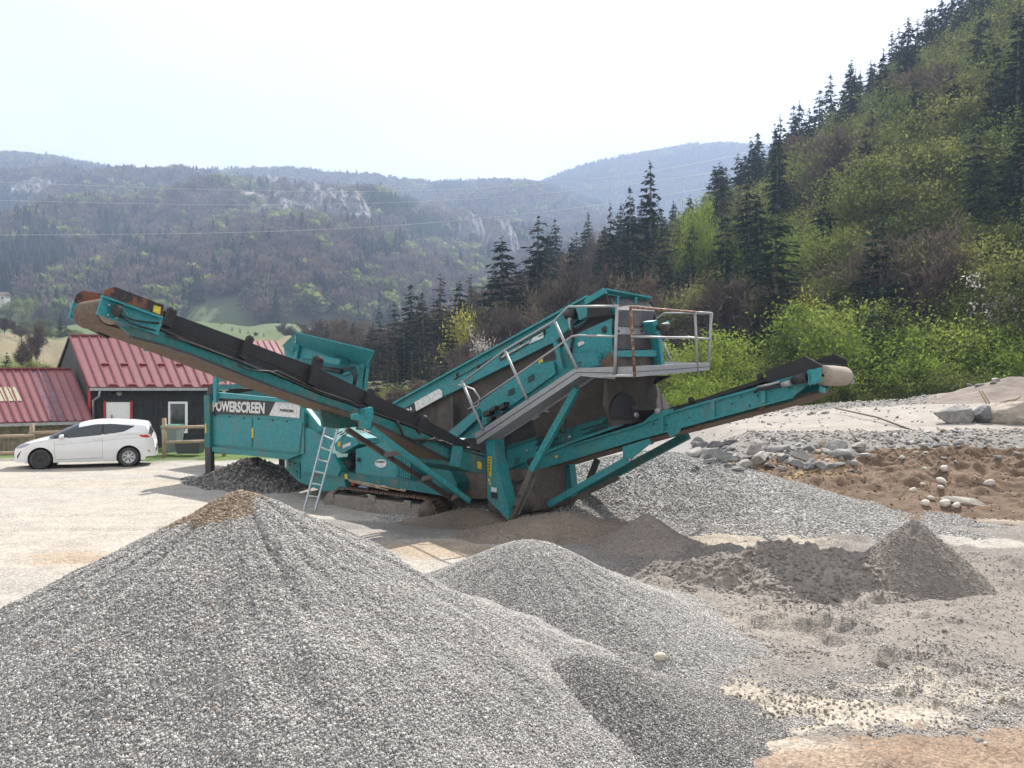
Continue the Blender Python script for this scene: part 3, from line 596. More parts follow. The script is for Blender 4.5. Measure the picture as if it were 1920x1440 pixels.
# ------------------------------------------------------------------ tree prototypes
def quads_at(Cn, A, B):
    """quads centred at Cn with half axes A, B"""
    V = np.stack([Cn - A - B * 0.5, Cn + A * 0.1 - B, Cn + A, Cn + A * 0.1 + B], 1).reshape(-1, 3)
    return V, np.arange(len(V)).reshape(-1, 4)
def rdir(n_, r): d = r.normal(size=(n_, 3)); return d / np.linalg.norm(d, axis=1)[:, None]
def spruce(seed, Ht=17.0, Rm=3.0, nwh=46, drop=0.28, lowest=0.08):
    r = np.random.default_rng(seed); Cn = []; A = []; B = []
    side = r.uniform(0, 6.28); gapf = r.uniform(0.2, 0.8, 3)
    for i in range(nwh * 9):
        f = lowest + (0.995 - lowest) * (1 - math.sqrt(1 - r.uniform(0, 0.999))) if r.uniform() < 0.6 else r.uniform(lowest, 0.99); h = f * Ht
        f_w = round(f * 26 + r.normal(0, 0.22)) / 26 if r.uniform() < 0.6 else f; h = min(f_w, 0.995) * Ht
        az = r.uniform(0, 6.28); Rr = (Rm * (1 - f) ** 0.80 + 0.06) * (1 + 0.16 * math.cos(az - side + 3 * f)); L = Rr * r.uniform(0.42, 1.14)
        if any(abs(f - g_) < 0.025 for g_ in gapf): L *= 0.65
        dv = np.array([math.cos(az), math.sin(az), 0]); sv = np.array([-dv[1], dv[0], 0]); m_ = max(3, int(3 + 7 * L / Rm))
        s = r.uniform(0.15, 1.0, m_); lat = r.normal(0, 0.12, m_) * L * (1.15 - s)
        P = dv[None] * (L * s)[:, None] + sv[None] * lat[:, None]; P[:, 2] = h - (drop + r.normal(0, 0.06)) * L * s + 0.14 * L * s * s + r.normal(0, 0.05, m_)
        ln = r.uniform(0.16, 0.40, m_) * (0.4 + 0.6 * min(1, Rr / 1.3)); od = dv[None] + sv[None] * r.normal(0, 0.6, (m_, 1)) + np.array([0, 0, -1]) * r.uniform(0.0, 0.9, (m_, 1)); od /= np.linalg.norm(od, axis=1)[:, None]
        wv = np.cross(od, rdir(m_, r)); wv /= np.linalg.norm(wv, axis=1)[:, None]
        Cn.append(P); A.append(od * ln[:, None]); B.append(wv * (ln * 0.34)[:, None])
    V, Q_ = quads_at(np.concatenate(Cn), np.concatenate(A), np.concatenate(B))
    tb = MB(); tb.tube([(0, 0, -1.5), (0.05, 0, Ht * 0.4), (0, 0, Ht * 0.98)], [0.26, 0.17, 0.02], 7); return tb, V, Q_
def skeleton(r, Ht, spread, nl, trunkh=0.3):
    tb = MB(); ends = []; segs = []
    lean = r.normal(0, 0.05, 2) * Ht; top = np.array([lean[0], lean[1], Ht * 0.62])
    tb.tube([(0, 0, -1.2), (lean[0] * .4, lean[1] * .4, Ht * 0.32), tuple(top)], [0.024 * Ht * .7, 0.016 * Ht * .7, 0.006 * Ht], 6)
    for i in range(nl):
        f = r.uniform(trunkh, 1.0); b0 = np.array([lean[0] * f, lean[1] * f, Ht * 0.62 * f]); az = r.uniform(0, 6.28) + i * 2.4
        el = r.uniform(0.35, 1.1) + 0.35 * f; L = Ht * r.uniform(0.28, 0.48) * (1.15 - 0.35 * f); d = np.array([math.cos(az) * math.cos(el) * spread, math.sin(az) * math.cos(el) * spread, math.sin(el)])
        p1 = b0 + d * L * 0.5 + r.normal(0, 0.03, 3) * L; p2 = b0 + d * L + np.array([0, 0, 0.12 * L]) + r.normal(0, 0.05, 3) * L
        tb.tube([tuple(b0), tuple(p1), tuple(p2)], [0.009 * Ht, 0.006 * Ht, 0.002 * Ht], 4, False); ends.append(p2); segs.append((b0, p1, p2))
        for j in range(4):
            s = r.uniform(0.3, 1.0); q0 = b0 + (p2 - b0) * s; dd = d * 0.6 + rdir(1, r)[0] * 0.8; dd[2] = abs(dd[2]) * 0.8 + 0.15; q1 = q0 + dd * L * r.uniform(0.3, 0.55)
            tb.tube([tuple(q0), tuple(q1)], [0.004 * Ht, 0.0015 * Ht], 3, False); ends.append(q1); segs.append((q0, (q0 + q1) / 2, q1))
    return tb, np.array(ends), segs
def broadleaf(seed, Ht=12.0, spread=1.0, nl=11, nleaf=4600, size=0.19, cl=0.085, trunkh=0.25, extra=0):
    r = np.random.default_rng(seed); tb, E, segs = skeleton(r, Ht, spread, nl, trunkh)
    k = r.integers(0, len(E), nleaf); w = r.uniform(0.5, 1.3, len(E))
    Cn = E[k] + r.normal(size=(nleaf, 3)) * (cl * Ht * w[k])[:, None] * np.array([1, 1, 0.75])
    if extra:
        a = r.uniform(0, 6.28, extra); q = np.sqrt(r.uniform(0, 1, extra)); zz_ = r.uniform(0.02, 0.6, extra) * Ht
        Cn = np.concatenate([Cn, np.stack([np.cos(a) * q * Ht * 0.3 * spread, np.sin(a) * q * Ht * 0.3 * spread, zz_], -1)])
    m_ = len(Cn); ln = size * r.uniform(0.6, 1.4, m_); A = rdir(m_, r); A[:, 2] -= 0.3; B = np.cross(A, rdir(m_, r)); B /= np.linalg.norm(B, axis=1)[:, None]
    V, Q_ = quads_at(Cn, A * ln[:, None], B * (ln * 0.55)[:, None]); return tb, V, Q_
def bare(seed, Ht=13.0, spread=0.8, nl=15, ntw=11000, wd=0.0075):
    r = np.random.default_rng(seed); tb, E, segs = skeleton(r, Ht, spread, nl, 0.25); S = np.array([np.stack(s_) for s_ in segs])
    k = r.integers(0, len(S), ntw); f = r.uniform(0.1, 1.05, ntw)[:, None]; b0 = S[k, 0] + (S[k, 2] - S[k, 0]) * f + r.normal(size=(ntw, 3)) * Ht * 0.035; d = (S[k, 2] - S[k, 0]); d /= np.linalg.norm(d, axis=1)[:, None]
    d = d * 0.6 + rdir(ntw, r) * 0.7; d[:, 2] += 0.4; d /= np.linalg.norm(d, axis=1)[:, None]; L = Ht * r.uniform(0.02, 0.075, ntw)[:, None]
    w = np.cross(d, rdir(ntw, r)); w /= np.linalg.norm(w, axis=1)[:, None]; w *= wd * r.uniform(0.6, 1.5, ntw)[:, None] * Ht / 13
    sid = r.normal(size=(ntw, 3)) * 0.18
    V = np.stack([b0 - w, b0 + w, b0 + (d + sid) * L * 0.55 + w * .7, b0 + d * L], 1).reshape(-1, 3)
    return tb, V, np.arange(len(V)).reshape(-1, 4)
PROTO = {}
def proto(key, gen, leaf, bark=BARK):
    tb, V, Q_ = gen; tm = bpy.data.meshes.new('trunk'); tm.from_pydata([tuple(v) for v in tb.v], [], tb.f); tm.update(); tm.materials.append(bark)
    cm = npmesh('crown', V, Q_); cm.materials.append(leaf); PROTO[key] = (tm, cm, float(V[:, 2].max()))
for i in range(4): proto('spruce%d' % i, spruce(100 + i, 17, 2.9 + 0.3 * i, 58 + 3 * i, 0.22 + 0.05 * i), LM['spruce'])
for i in range(2): proto('spruce_warm%d' % i, spruce(110 + i, 17, 2.8, 44, 0.34), LM['spruce_warm'])
for i in range(4): proto('bare%d' % i, bare(120 + i, 13, 0.75 + 0.1 * i), LM['bare'], BARKP if i == 1 else BARK)
for i in range(3): proto('lime%d' % i, broadleaf(130 + i, 9, 1.0, 13, 8500, 0.10), LM['lime'])
for i in range(3): proto('olive%d' % i, broadleaf(140 + i, 12, 1.05, 15, 9500, 0.12, 0.075), LM['olive'])
proto('yellow0', broadleaf(150, 9, 0.9, 11, 3800, 0.15), LM['yellow'])
proto('bloss0', broadleaf(151, 9, 0.9, 11, 2600, 0.12), LM['bloss'])
for i in range(2): proto('limeshrub%d' % i, broadleaf(160 + i, 5.5, 1.25, 15, 8000, 0.07, 0.085, 0.02, 2600), LM['lime'])
proto('oliveshrub0', broadleaf(163, 5, 1.25, 14, 6500, 0.065, 0.085, 0.02, 2200), LM['olive'])
def tree(key, name, loc, height, label, group=None, wide=1.0, cat='tree'):
    tm, cm, hh = PROTO[key]; r = empty(name, loc, random.uniform(0, 6.28)); s = height / hh; r.scale = (s * wide, s * wide, s); r.rotation_euler = (random.gauss(0, .022), random.gauss(0, .022), r.rotation_euler[2])
    for nm, me in (('trunk', tm), ('crown', cm)):
        o = bpy.data.objects.new(nm, me); sc.collection.objects.link(o); o.parent = r
    tag(r, label, cat, group); return r
def tree_px(key, name, q, d, ytop, label, group=None, wide=1.0, zf=zh, cat='tree'):
    """a tree standing at depth d in direction q whose top reaches ytop"""
    g = float(zf(np.array([q], float), np.array([d], float))[0]); top = H + (CY - ytop) / F * d
    return tree(key, name, ((q - CX) / F * d, d, g - 0.3), max(2.0, top - g), label, group, wide, cat)
# prominent single trees
tree_px('spruce1', 'spruce_tree', 1000, 100, 398, 'tallest dark spruce of the pair rising behind the machine', wide=1.6)
tree_px('spruce2', 'spruce_tree', 955, 98, 436, 'shorter broad spruce of the pair rising behind the machine', wide=1.9)
tree_px('spruce0', 'spruce_tree', 1222, 104, 290, 'tall lone spruce against the hazy far ridge', wide=1.15)
tree_px('spruce3', 'spruce_tree', 1183, 102, 345, 'dark spruce just left of the tall lone spruce', wide=0.9)
tree_px('spruce1', 'spruce_tree', 1152, 100, 375, 'thin spruce beside the power line, second left of the lone spruce', wide=0.8)
tree_px('spruce2', 'spruce_tree', 1075, 96, 440, 'dark spruce in the bare brown wood above the walkway rails', wide=0.9)
tree_px('yellow0', 'yellow_tree', 874, 97, 555, 'small yellow green tree among the dark spruces', wide=0.62)
tree_px('bloss0', 'blossom_tree', 905, 84, 604, 'small tree with pale blossom beside the main conveyor', wide=0.35)
tree_px('lime0', 'broadleaf_tree', 1305, 92, 345, 'slender bright green tree leaning in front of the far ridge', wide=0.32)
tree_px('lime1', 'broadleaf_tree', 1495, 78, 395, 'rounded bright green tree in the middle of the hillside', wide=1.15)
tree_px('lime2', 'broadleaf_tree', 1450, 82, 410, 'bright green tree just left of the rounded hillside tree', wide=0.8)
tree_px('spruce0', 'spruce_tree', 1655, 60, 390, 'large dark fir standing behind the tail conveyor head', wide=1.5)
tree_px('spruce2', 'spruce_tree', 1612, 62, 450, 'dark fir left of the large fir behind the conveyor head', wide=1.2)
tree_px('spruce3', 'spruce_tree', 1640, 54, 560, 'short dark fir directly behind the conveyor drum', wide=1.6)
tree_px('olive0', 'broadleaf_tree', 1830, 66, 395, 'large olive green tree left of the blossoming tree', wide=1.05)
tree_px('bloss0', 'blossom_tree', 1915, 52, 505, 'white blossoming tree at the right edge', wide=1.0)
tree_px('yellow0', 'yellow_tree', 1525, 62, 520, 'small golden tree beside the grey bare tree', wide=0.6)
tree_px('bare2', 'bare_tree', 1440, 66, 515, 'grey bare tree with pale catkins behind the platform', wide=1.2)
tree_px('bare1', 'bare_tree', 1355, 68, 500, 'pale stemmed bare birch behind the end platform', wide=0.7)
tree_px('olive1', 'broadleaf_tree', 1850, 100, 150, 'big yellow green tree high on the right of the slope', wide=1.0)
tree_px('olive2', 'broadleaf_tree', 1760, 105, 215, 'broad pale green tree in the upper middle of the slope', wide=1.3)
tree_px('olive0', 'broadleaf_tree', 1690, 98, 240, 'broad deep green tree at the centre of the slope', wide=1.3)
tree_px('bare3', 'bare_tree', 1590, 104, 240, 'tall brown bare tree reaching up to the skyline firs', wide=0.8)
for i, (q, yt, d) in enumerate(((690, 610, 118), (715, 575, 112), (745, 560, 108), (778, 530, 112), (800, 545, 105), (822, 508, 112), (850, 520, 108), (885, 510, 122), (668, 640, 122), (760, 600, 92), (735, 640, 88), (790, 620, 90), (838, 585, 92), (700, 655, 84), (725, 668, 80), (748, 675, 78), (775, 660, 80), (805, 655, 82), (830, 665, 80), (680, 670, 90))):
    tree_px('spruce_warm%d' % (i % 2) if i % 3 else 'spruce%d' % (i % 4), 'spruce_tree', q, d, yt, 'dark olive spruce in the row right of the hopper', 'spruces in the row right of the hopper', 1.55)
for i, (q, yt, d) in enumerate(((845, 640, 88), (868, 650, 84), (892, 625, 86), (915, 600, 88), (935, 560, 92), (960, 560, 88), (990, 540, 90), (1020, 520, 92), (1045, 500, 92), (1090, 480, 90), (820, 690, 76), (870, 700, 74))):
    tree_px('bare%d' % (i % 4), 'bare_tree', q, d, yt, 'fine twigged bare tree in front of the spruces above the main conveyor', 'bare trees above the main conveyor', 0.9)
# the lime shrubs along the road edge
for i, (q, yt, d, ky) in enumerate(((1255, 640, 56, 'limeshrub0'), (1300, 640, 57, 'limeshrub1'), (1345, 620, 56, 'limeshrub0'), (1395, 610, 58, 'limeshrub1'), (1330, 690, 50, 'limeshrub1'), (1385, 700, 49, 'limeshrub0'), (1445, 640, 55, 'oliveshrub0'), (1540, 560, 54, 'limeshrub0'), (1575, 540, 57, 'limeshrub1'),
        (1500, 650, 52, 'oliveshrub0'), (1560, 660, 50, 'limeshrub1'), (1750, 600, 51, 'limeshrub0'), (1790, 570, 52, 'limeshrub1'), (1720, 660, 49, 'limeshrub1'), (1840, 610, 50, 'limeshrub0'), (1880, 595, 52, 'limeshrub1'), (1810, 660, 47, 'oliveshrub0'), (1905, 640, 47, 'limeshrub1'), (1860, 670, 46, 'oliveshrub0'),
        (1770, 505, 60, 'limeshrub0'), (1690, 700, 47, 'oliveshrub0'), (1950, 600, 48, 'limeshrub0'), (1290, 710, 48, 'limeshrub0'), (1430, 715, 47, 'oliveshrub0'), (1610, 690, 48, 'oliveshrub0'))):
    lab = 'fresh green willow shrub along the gravel road edge' if ky.startswith('lime') else 'dull olive shrub low along the gravel road edge'
    tree_px(ky, 'green_shrub', q, d, yt - (22 if ky.startswith('lime') else 6), lab, 'fresh green shrubs along the road' if ky.startswith('lime') else 'olive shrubs along the road', 1.2, cat='shrub')
for i, (q, yt, d) in enumerate(((655, 706, 70), (690, 712, 66), (720, 708, 68), (748, 714, 64), (775, 706, 67), (800, 700, 66), (825, 708, 64), (640, 700, 74))):
    tree_px('bare%d' % (i % 4) if i % 2 else 'oliveshrub0', 'wood_edge_bush', q, d, yt, 'low brown or olive bush at the foot of the spruce row', 'bushes at the foot of the spruce row', 1.6, cat='bush', zf=lambda q_, y_: np.zeros(1))
# the wood on the hillside
pts = []
r_ = np.random.default_rng(77)
tries = 0
while len(pts) < 600 and tries < 120000:
    tries += 1
    q = r_.uniform(655, 1990); a = np.interp(q, HQ, TOE); b_ = np.interp(q, HQ, CR); t = r_.uniform(0.02, 1.03) ; d = a + (b_ - a) * t; x = (q - CX) / F * d
    if r_.uniform() > d / 165.0: continue
    mind = 2.7 if q > 1330 else 2.6
    if any((x - p_[0]) ** 2 + (d - p_[1]) ** 2 < mind ** 2 for p_ in pts): continue
    pts.append((x, d, q, t))
for (x, d, q, t) in pts:
    u_ = r_.uniform()
    if q < 900: kind_ = 'spruce_warm' if u_ < 0.45 else 'spruce' if u_ < 0.6 else 'bare'
    elif q < 1330: kind_ = 'bare' if u_ < 0.52 else 'spruce' if u_ < 0.84 else 'olive'
    elif t > 0.72: kind_ = 'spruce' if u_ < 0.68 else 'olive' if u_ < 0.93 else 'bare'
    elif t > 0.4: kind_ = 'olive' if u_ < 0.74 else 'lime' if u_ < 0.80 else 'bare' if u_ < 0.86 else 'spruce'
    else: kind_ = 'olive' if u_ < 0.50 else 'lime' if u_ < 0.68 else 'bare' if u_ < 0.76 else 'spruce'
    ky = kind_ + str(r_.integers(0, 2 if kind_ == 'spruce_warm' else 3 if kind_ in ('olive', 'lime') else 4))
    ht = {'spruce': r_.uniform(13, 19), 'spruce_warm': r_.uniform(12, 16), 'bare': r_.uniform(11, 15), 'olive': r_.uniform(9, 13), 'lime': r_.uniform(7, 9.5)}[kind_] * ((1.3 if t > 0.25 else 1.05) if q > 1330 else 0.98)
    if q < 1330: zone = 'in the spruce row behind the hopper' if q < 900 else 'around the pair of spruces behind the machine' if q < 1060 else 'just left of the tall lone spruce' if q < 1220 else 'between the lone spruce and the right hillside'
    else:
        zone = ('on the skyline' if t > 0.72 else 'halfway up' if t > 0.4 else 'low down') + (' at the left end of the right hillside' if q < 1520 else ' in the middle of the right hillside' if q < 1720 else ' at the right end of the right hillside')
    sz = 'tall ' if ht > {'spruce': 17.5, 'spruce_warm': 14, 'bare': 14.5, 'olive': 12.5, 'lime': 9}[kind_] else ''
    lab = sz + {'spruce': 'dark green spruce ', 'spruce_warm': 'olive tinged spruce ', 'bare': 'leafless brown tree ', 'olive': 'olive green leafing tree ', 'lime': 'bright lime green leafing tree '}[kind_] + zone
    nm = {'spruce': 'spruce_tree', 'spruce_warm': 'spruce_tree', 'bare': 'bare_tree', 'olive': 'broadleaf_tree', 'lime': 'broadleaf_tree'}[kind_]
    g = float(zh(np.array([q]), np.array([d]))[0]); tree(ky, nm, (x, d, g - 0.4), ht, lab, lab.replace('spruce ', 'spruces ').replace('tree ', 'trees '), r_.uniform(1.0, 1.45))

# ------------------------------------------------------------------ far woods: one mass of trees each
def low_spruce(seed):
    r = np.random.default_rng(seed); V = []; Fc = []
    for i in range(6):
        f = i / 6; z0_ = 0.06 + 0.9 * f; z1_ = min(1.0, z0_ + 0.30); R0 = 0.20 * (1 - f) + 0.03; k = len(V); nn = 7
        V.append((0, 0, z1_))
        for j in range(nn * 2):
            a = 6.283 * j / (nn * 2) + i; rr = R0 * (r.uniform(0.8, 1.15) if j % 2 else r.uniform(0.35, 0.6)); V.append((rr * math.cos(a), rr * math.sin(a), z0_ + (0.03 if j % 2 == 0 else -0.03) + r.normal(0, 0.012)))
        Fc += [[k, k + 1 + j, k + 1 + (j + 1) % (nn * 2)] for j in range(nn * 2)]
    return np.array(V), Fc
def low_crown(seed, nt=110, w=0.34, thin=0.5):
    r = np.random.default_rng(seed); d = rdir(nt, r); rad = r.uniform(0.35, 1.0, nt) ** 0.5; Cn = d * rad[:, None] * np.array([w, w, 0.36]) + np.array([0, 0, 0.58])
    A = d * 0.7 + rdir(nt, r) * 0.7; A[:, 2] += 0.3; B = np.cross(A, rdir(nt, r)); s = 0.085 * r.uniform(0.6, 1.4, nt)
    V, Q_ = quads_at(Cn, A * s[:, None], B * (s * thin)[:, None]); V = np.concatenate([V, [[-.012, 0, -.1], [.012, 0, -.1], [0, .01, .6]]])
    return V, [list(q_) for q_ in Q_] + [[len(V) - 3, len(V) - 2, len(V) - 1]]
PR = [low_spruce(1), low_spruce(2), low_crown(3, thin=0.3), low_crown(4, thin=0.35, w=0.38), low_crown(5, thin=0.8), low_crown(6, thin=0.8, w=0.3)]
FS = leafmat('far_spruce', [(0, (0.012, 0.024, 0.018)), (1, (0.030, 0.044, 0.026))], 0.1)
FB = leafmat('far_bare', [(0, (0.09, 0.066, 0.064)), (0.5, (0.155, 0.112, 0.10)), (0.8, (0.19, 0.14, 0.115)), (1, (0.15, 0.145, 0.07))], 0.2)
FG = leafmat('far_green', [(0, (0.13, 0.17, 0.055)), (1, (0.24, 0.27, 0.09))], 0.45)
PRm = [(v, f, mm) for (v, f), mm in zip(PR, (0, 0, 1, 1, 2, 2))]
def woods(name, label, q0, q1, y0, y1, n_, zf, far, hs):
    r = np.random.default_rng(9 if far else 8); y = np.sqrt(r.uniform(y0 * y0, y1 * y1, n_)); q = r.uniform(q0, q1, n_); z = zf(q, y); py = pyof(q, y, z)
    cf = fbm(q / 70, py / 45, 4, 63) + 0.35 * fbm(q / 13, py / 9, 2, 64); gf = fbm(q / 60 + 9, py / 30, 4, 65)
    if far: con = cf > 0.12
    else:
        bias = 0.45 * np.exp(-(((q - 110) / 190) ** 2 + ((py - 515) / 60) ** 2)) + 0.40 * np.exp(-(((q - 455) / 90) ** 2 + ((py - 560) / 40) ** 2)) + 0.25 * np.exp(-((q - 930) / 110) ** 2) * (py < 370)
        con = cf + bias > 0.30
    u_ = r.uniform(size=n_); grn = (~con) & ((gf > 0.22) & (u_ < 0.6) | (u_ < 0.06)); con = con | (u_ > 0.94)
    keep = np.ones(n_, bool)
    if not far:
        rk = rockmask(q, py) * sst(-0.35, 0.2, fbm(q / 9, py / 22, 4, 35)); keep &= r.uniform(size=n_) > rk * 0.3
        keep &= y + 60 * fbm(q / 60, y / 90, 3, 36) > 398
        for (a_, b_, c_, d_) in ((70, 346, 62, 15), (395, 358, 45, 24), (500, 350, 62, 24), (600, 368, 60, 30), (540, 392, 70, 20), (655, 385, 40, 26), (940, 445, 36, 42), (885, 425, 30, 30)):
            keep &= ~((np.abs(q - a_) < c_ * 0.9) & (py > b_ + d_ * 0.3) & (py < b_ + d_ + 14) & (r.uniform(size=n_) < 0.75))
    K = np.where(con, r.integers(0, 2, n_), np.where(grn, r.integers(4, 6, n_), r.integers(2, 4, n_)))
    h = hs * r.uniform(0.7, 1.25, n_) * np.where(con, 1.2, 0.95); S = np.stack([h * np.where(con, 1.0, r.uniform(0.9, 1.35, n_))] * 2 + [h], -1)
    R = np.stack([np.zeros(n_), np.zeros(n_), r.uniform(0, 6.28, n_)], -1); P = np.stack([(q - CX) / F * y, y, z - 0.4], -1)[keep]
    o = scatter(name, PRm, [FS, FB, FG], P, R[keep], S[keep], K[keep]); tag(o, label, 'forest'); return o
woods('mountain_forest', 'mixed bare and conifer forest covering the far mountain', -140, 1260, 345, 1425, 40000, z1, False, 13.5)
woods('ridge_forest', 'hazy blue forest on the farthest ridge', 900, 1650, 1330, 1725, 15000, z2, True, 14)
# trees and hedges on the meadow to the left
def mt(key, q, d, ytop, name, label, group=None, wide=1.0, cat='tree'): return tree_px(key, name, q, d, ytop, label, group, wide, z1, cat)
mt('spruce0', 113, 205, 588, 'spruce_tree', 'larger dark spruce standing alone on the green meadow', wide=1.7)
mt('spruce2', 124, 205, 600, 'spruce_tree', 'smaller dark spruce beside the larger one on the meadow', wide=1.4)
for q, yt in ((35, 545), (52, 544), (58, 550), (67, 546)): mt('lime1', q, 330, yt, 'poplar_tree', 'slim pale poplar in the row by the small white house', 'poplars by the small white house', 0.42)
for q, yt, d, ky, w_ in ((43, 562, 320, 'olive0', 1), (20, 560, 330, 'olive1', 1), (78, 570, 315, 'bare0', 1.2), (8, 590, 170, 'bare2', 1.1), (28, 596, 165, 'bare0', 1.1), (40, 604, 160, 'bare3', 1), (-5, 585, 175, 'bare1', 1.1)): mt(ky, q, d, yt, 'meadow_tree', 'leafless or leafing tree in the thicket left of the meadow', 'trees of the meadow thicket', w_)
mt('bare0', 69, 110, 592, 'bare_tree', 'thin pale bare tree standing before the dry grass', wide=0.6)
mt('bare3', 42, 92, 622, 'bare_tree', 'dead forked trunk behind the low red roof', wide=0.5)
mt('bare1', 57, 90, 634, 'bare_tree', 'second thin dead trunk behind the low red roof', wide=0.4)
mt('spruce3', 12, 80, 655, 'spruce_tree', 'small dark spruce at the left edge behind the low roof', wide=1.6)
for i, (q, yt, d) in enumerate(((5, 672, 74), (25, 676, 72), (45, 674, 75), (65, 678, 72), (85, 682, 74), (100, 684, 76), (-15, 668, 75), (35, 660, 84), (75, 668, 86), (-30, 664, 80))): mt('oliveshrub0' if i % 3 else 'limeshrub1', q, d, yt, 'meadow_shrub', 'low green shrub behind the ridge of the low red roof', 'shrubs behind the low roof', 1.3, 'shrub')
for q, yt, d in ((60, 606, 200), (75, 608, 200), (85, 609, 202), (96, 610, 203), (135, 612, 203), (145, 613, 206), (55, 592, 260), (75, 593, 262), (95, 595, 262)): mt('oliveshrub0', q, d, yt, 'hedge_bush', 'low dark bush in the hedge across the meadow', 'bushes of the meadow hedge', 1.7, 'bush')
for q, yt, d, ky in ((435, 618, 250, 'spruce1'), (450, 622, 250, 'spruce2'), (465, 618, 255, 'spruce0'), (480, 620, 250, 'bare2'), (495, 622, 252, 'spruce3'), (415, 606, 290, 'lime0'), (560, 625, 160, 'bare0'), (590, 612, 150, 'bare2'), (615, 600, 145, 'spruce1'), (640, 605, 140, 'bare3'), (660, 600, 138, 'spruce2'), (575, 600, 170, 'bare1'), (610, 590, 190, 'bare0'), (650, 585, 170, 'bare2'), (545, 605, 230, 'bare3'), (530, 600, 260, 'bare1')): mt(ky, q, d, yt, 'valley_tree', 'tree in the copse between the red roofs and the hopper' if q < 520 else 'tree of the valley wood behind the raised hopper flap', 'copse above the red roofs' if q < 520 else 'valley wood behind the hopper', 1.2)
# ------------------------------------------------------------------ the screening machine
mach = empty('screening_machine', M(6, 1.3, 0)); tag(mach, 'teal mobile gravel screening machine on tracks with two raised belt conveyors', 'screening machine')
def lerp2(a, b, t): return (a[0] + (b[0] - a[0]) * t, a[1] + (b[1] - a[1]) * t)
def mprism(name, poly, v0, v1, mat, parent=mach): return MB().prism([mp_(x, y, v0) for x, y in poly], Td * (v1 - v0)).build(name, MT[mat], parent)
def cprism(name, poly, o0, o1, mat, parent): return MB().prism([cp_(x, y, o0) for x, y in poly], Ld * (o1 - o0)).build(name, MT[mat], parent)
def eprism(name, poly, u0, u1, mat, parent=mach): return MB().prism([ep_(x, y, u0) for x, y in poly], Ld * (u1 - u0)).build(name, MT[mat], parent)
def mbeam(name, a, b, v, w, h, mat, parent=mach): return MB().beam(mp_(*a, v), mp_(*b, v), w, h).build(name, MT[mat], parent)
def cyl(name, a, b, r, mat, parent=mach, n=16):
    return MB().tube([a, b], r, n).build(name, MT[mat], parent, True)
def pipe(name, pts, r, mat, parent=mach, n=8): return MB().tube(pts, r, n).build(name, MT[mat], parent, True)
def text_mesh(body): me = TEXTS[body].copy(); return me, np.array([v.co[:2] for v in me.vertices])
def lettering(name, body, p00, p10, p11, p01, off, mat, parent):
    """letters filling the quad p00 (bottom left) p10 p11 p01, lifted by off"""
    me, V = text_mesh(body); a = V.min(0); b = V.max(0); S = (V - a) / (b - a)
    for v, (s, t) in zip(me.vertices, S):
        v.co = (p00 * (1 - s) * (1 - t) + p10 * s * (1 - t) + p11 * s * t + p01 * (1 - s) * t) + off
    me.update(); return link(name, me, MT[mat], parent)
# --- hopper
vH = 0.30
hop = mprism('hopper', [(394, 745), (570, 757), (570, 850), (536, 862), (394, 845)], vH, vH + 0.08, 'teal_worn')
mprism('rail', [(400, 735), (566, 751), (566, 757), (400, 744)], vH - 0.08, vH + 0.06, 'teal', hop)
mprism('panel', [(397, 780), (472, 785), (472, 838), (397, 833)], vH - 0.022, vH - 0.002, 'teal', hop)
mprism('panel', [(476, 785), (567, 791), (560, 849), (476, 839)], vH - 0.022, vH - 0.002, 'teal', hop)
mprism('flange', [(394, 837), (560, 853), (537, 862), (394, 846)], vH - 0.06, vH - 0.002, 'teal_worn', hop)
sg = mprism('sign_panel', [(395, 746), (517, 751), (504, 779), (395, 776.5)], vH - 0.02, vH - 0.004, 'signblack', hop)
mprism('sign_panel', [(517.5, 751), (563, 758), (561, 784), (504.5, 779)], vH - 0.02, vH - 0.004, 'white', hop)
e_ = -Td * 0.006
lettering('lettering', 'POWERSCREEN', mp_(399, 771, vH - .02), mp_(496, 776, vH - .02), mp_(497, 754.5, vH - .02), mp_(399, 751, vH - .02), e_, 'letter', hop)
lettering('lettering', 'POWERSCREEN', mp_(525, 771.5, vH - .02), mp_(550.5, 773.5, vH - .02), mp_(550.5, 768, vH - .02), mp_(525, 766.5, vH - .02), e_, 'signblack', hop)
for i in range(6): mbeam('bolt', (403 + 27 * i, 777.2 + 2.1 * i), (403 + 27 * i, 781.5 + 2.1 * i), vH - 0.03, 0.02, 0.02, 'dark', hop)
mprism('sticker', [(472, 802), (475, 802), (475, 821), (472, 821)], vH - 0.03, vH - 0.024, 'yellow', hop)
mprism('hopper_wall', [(394, 748), (640, 700), (640, 862), (394, 850)], 2.62, 2.70, 'teal_dirty_shaded', hop)
# trough sides inside the hopper
a, b = mp_(400, 748, vH + .1), mp_(566, 760, vH + .1)
MB().prism([a, b, b + Td * 0.9 - UP * 0.75, a + Td * 0.9 - UP * 0.75], UP * 0.03).build('hopper_chute', MT['teal_dirty_shaded'], hop)
MB().prism([a + Td * 2.2, b + Td * 2.2, b + Td * 1.3 - UP * 0.75, a + Td * 1.3 - UP * 0.75], UP * 0.03).build('hopper_chute', MT['teal_dirty_shaded'], hop)
leg = mprism('hopper_leg', [(382, 741), (392.5, 741), (393.5, 838), (383.5, 838)], vH - 0.12, vH + 0.03, 'teal_dirty_shaded')
mprism('leg', [(384, 838.5), (394.5, 838.5), (396, 908), (385.5, 908)], vH - 0.10, vH + 0.01, 'dark', leg)
mprism('sticker', [(384, 794), (386.5, 794), (387, 812), (384.5, 812)], vH - 0.128, vH - 0.121, 'yellow', leg)
MB().beam(M(13.0, 2.6, 0.0), M(13.0, 2.6, 1.9), 0.15, 0.15).build('hopper_leg', MT['dark'], mach)
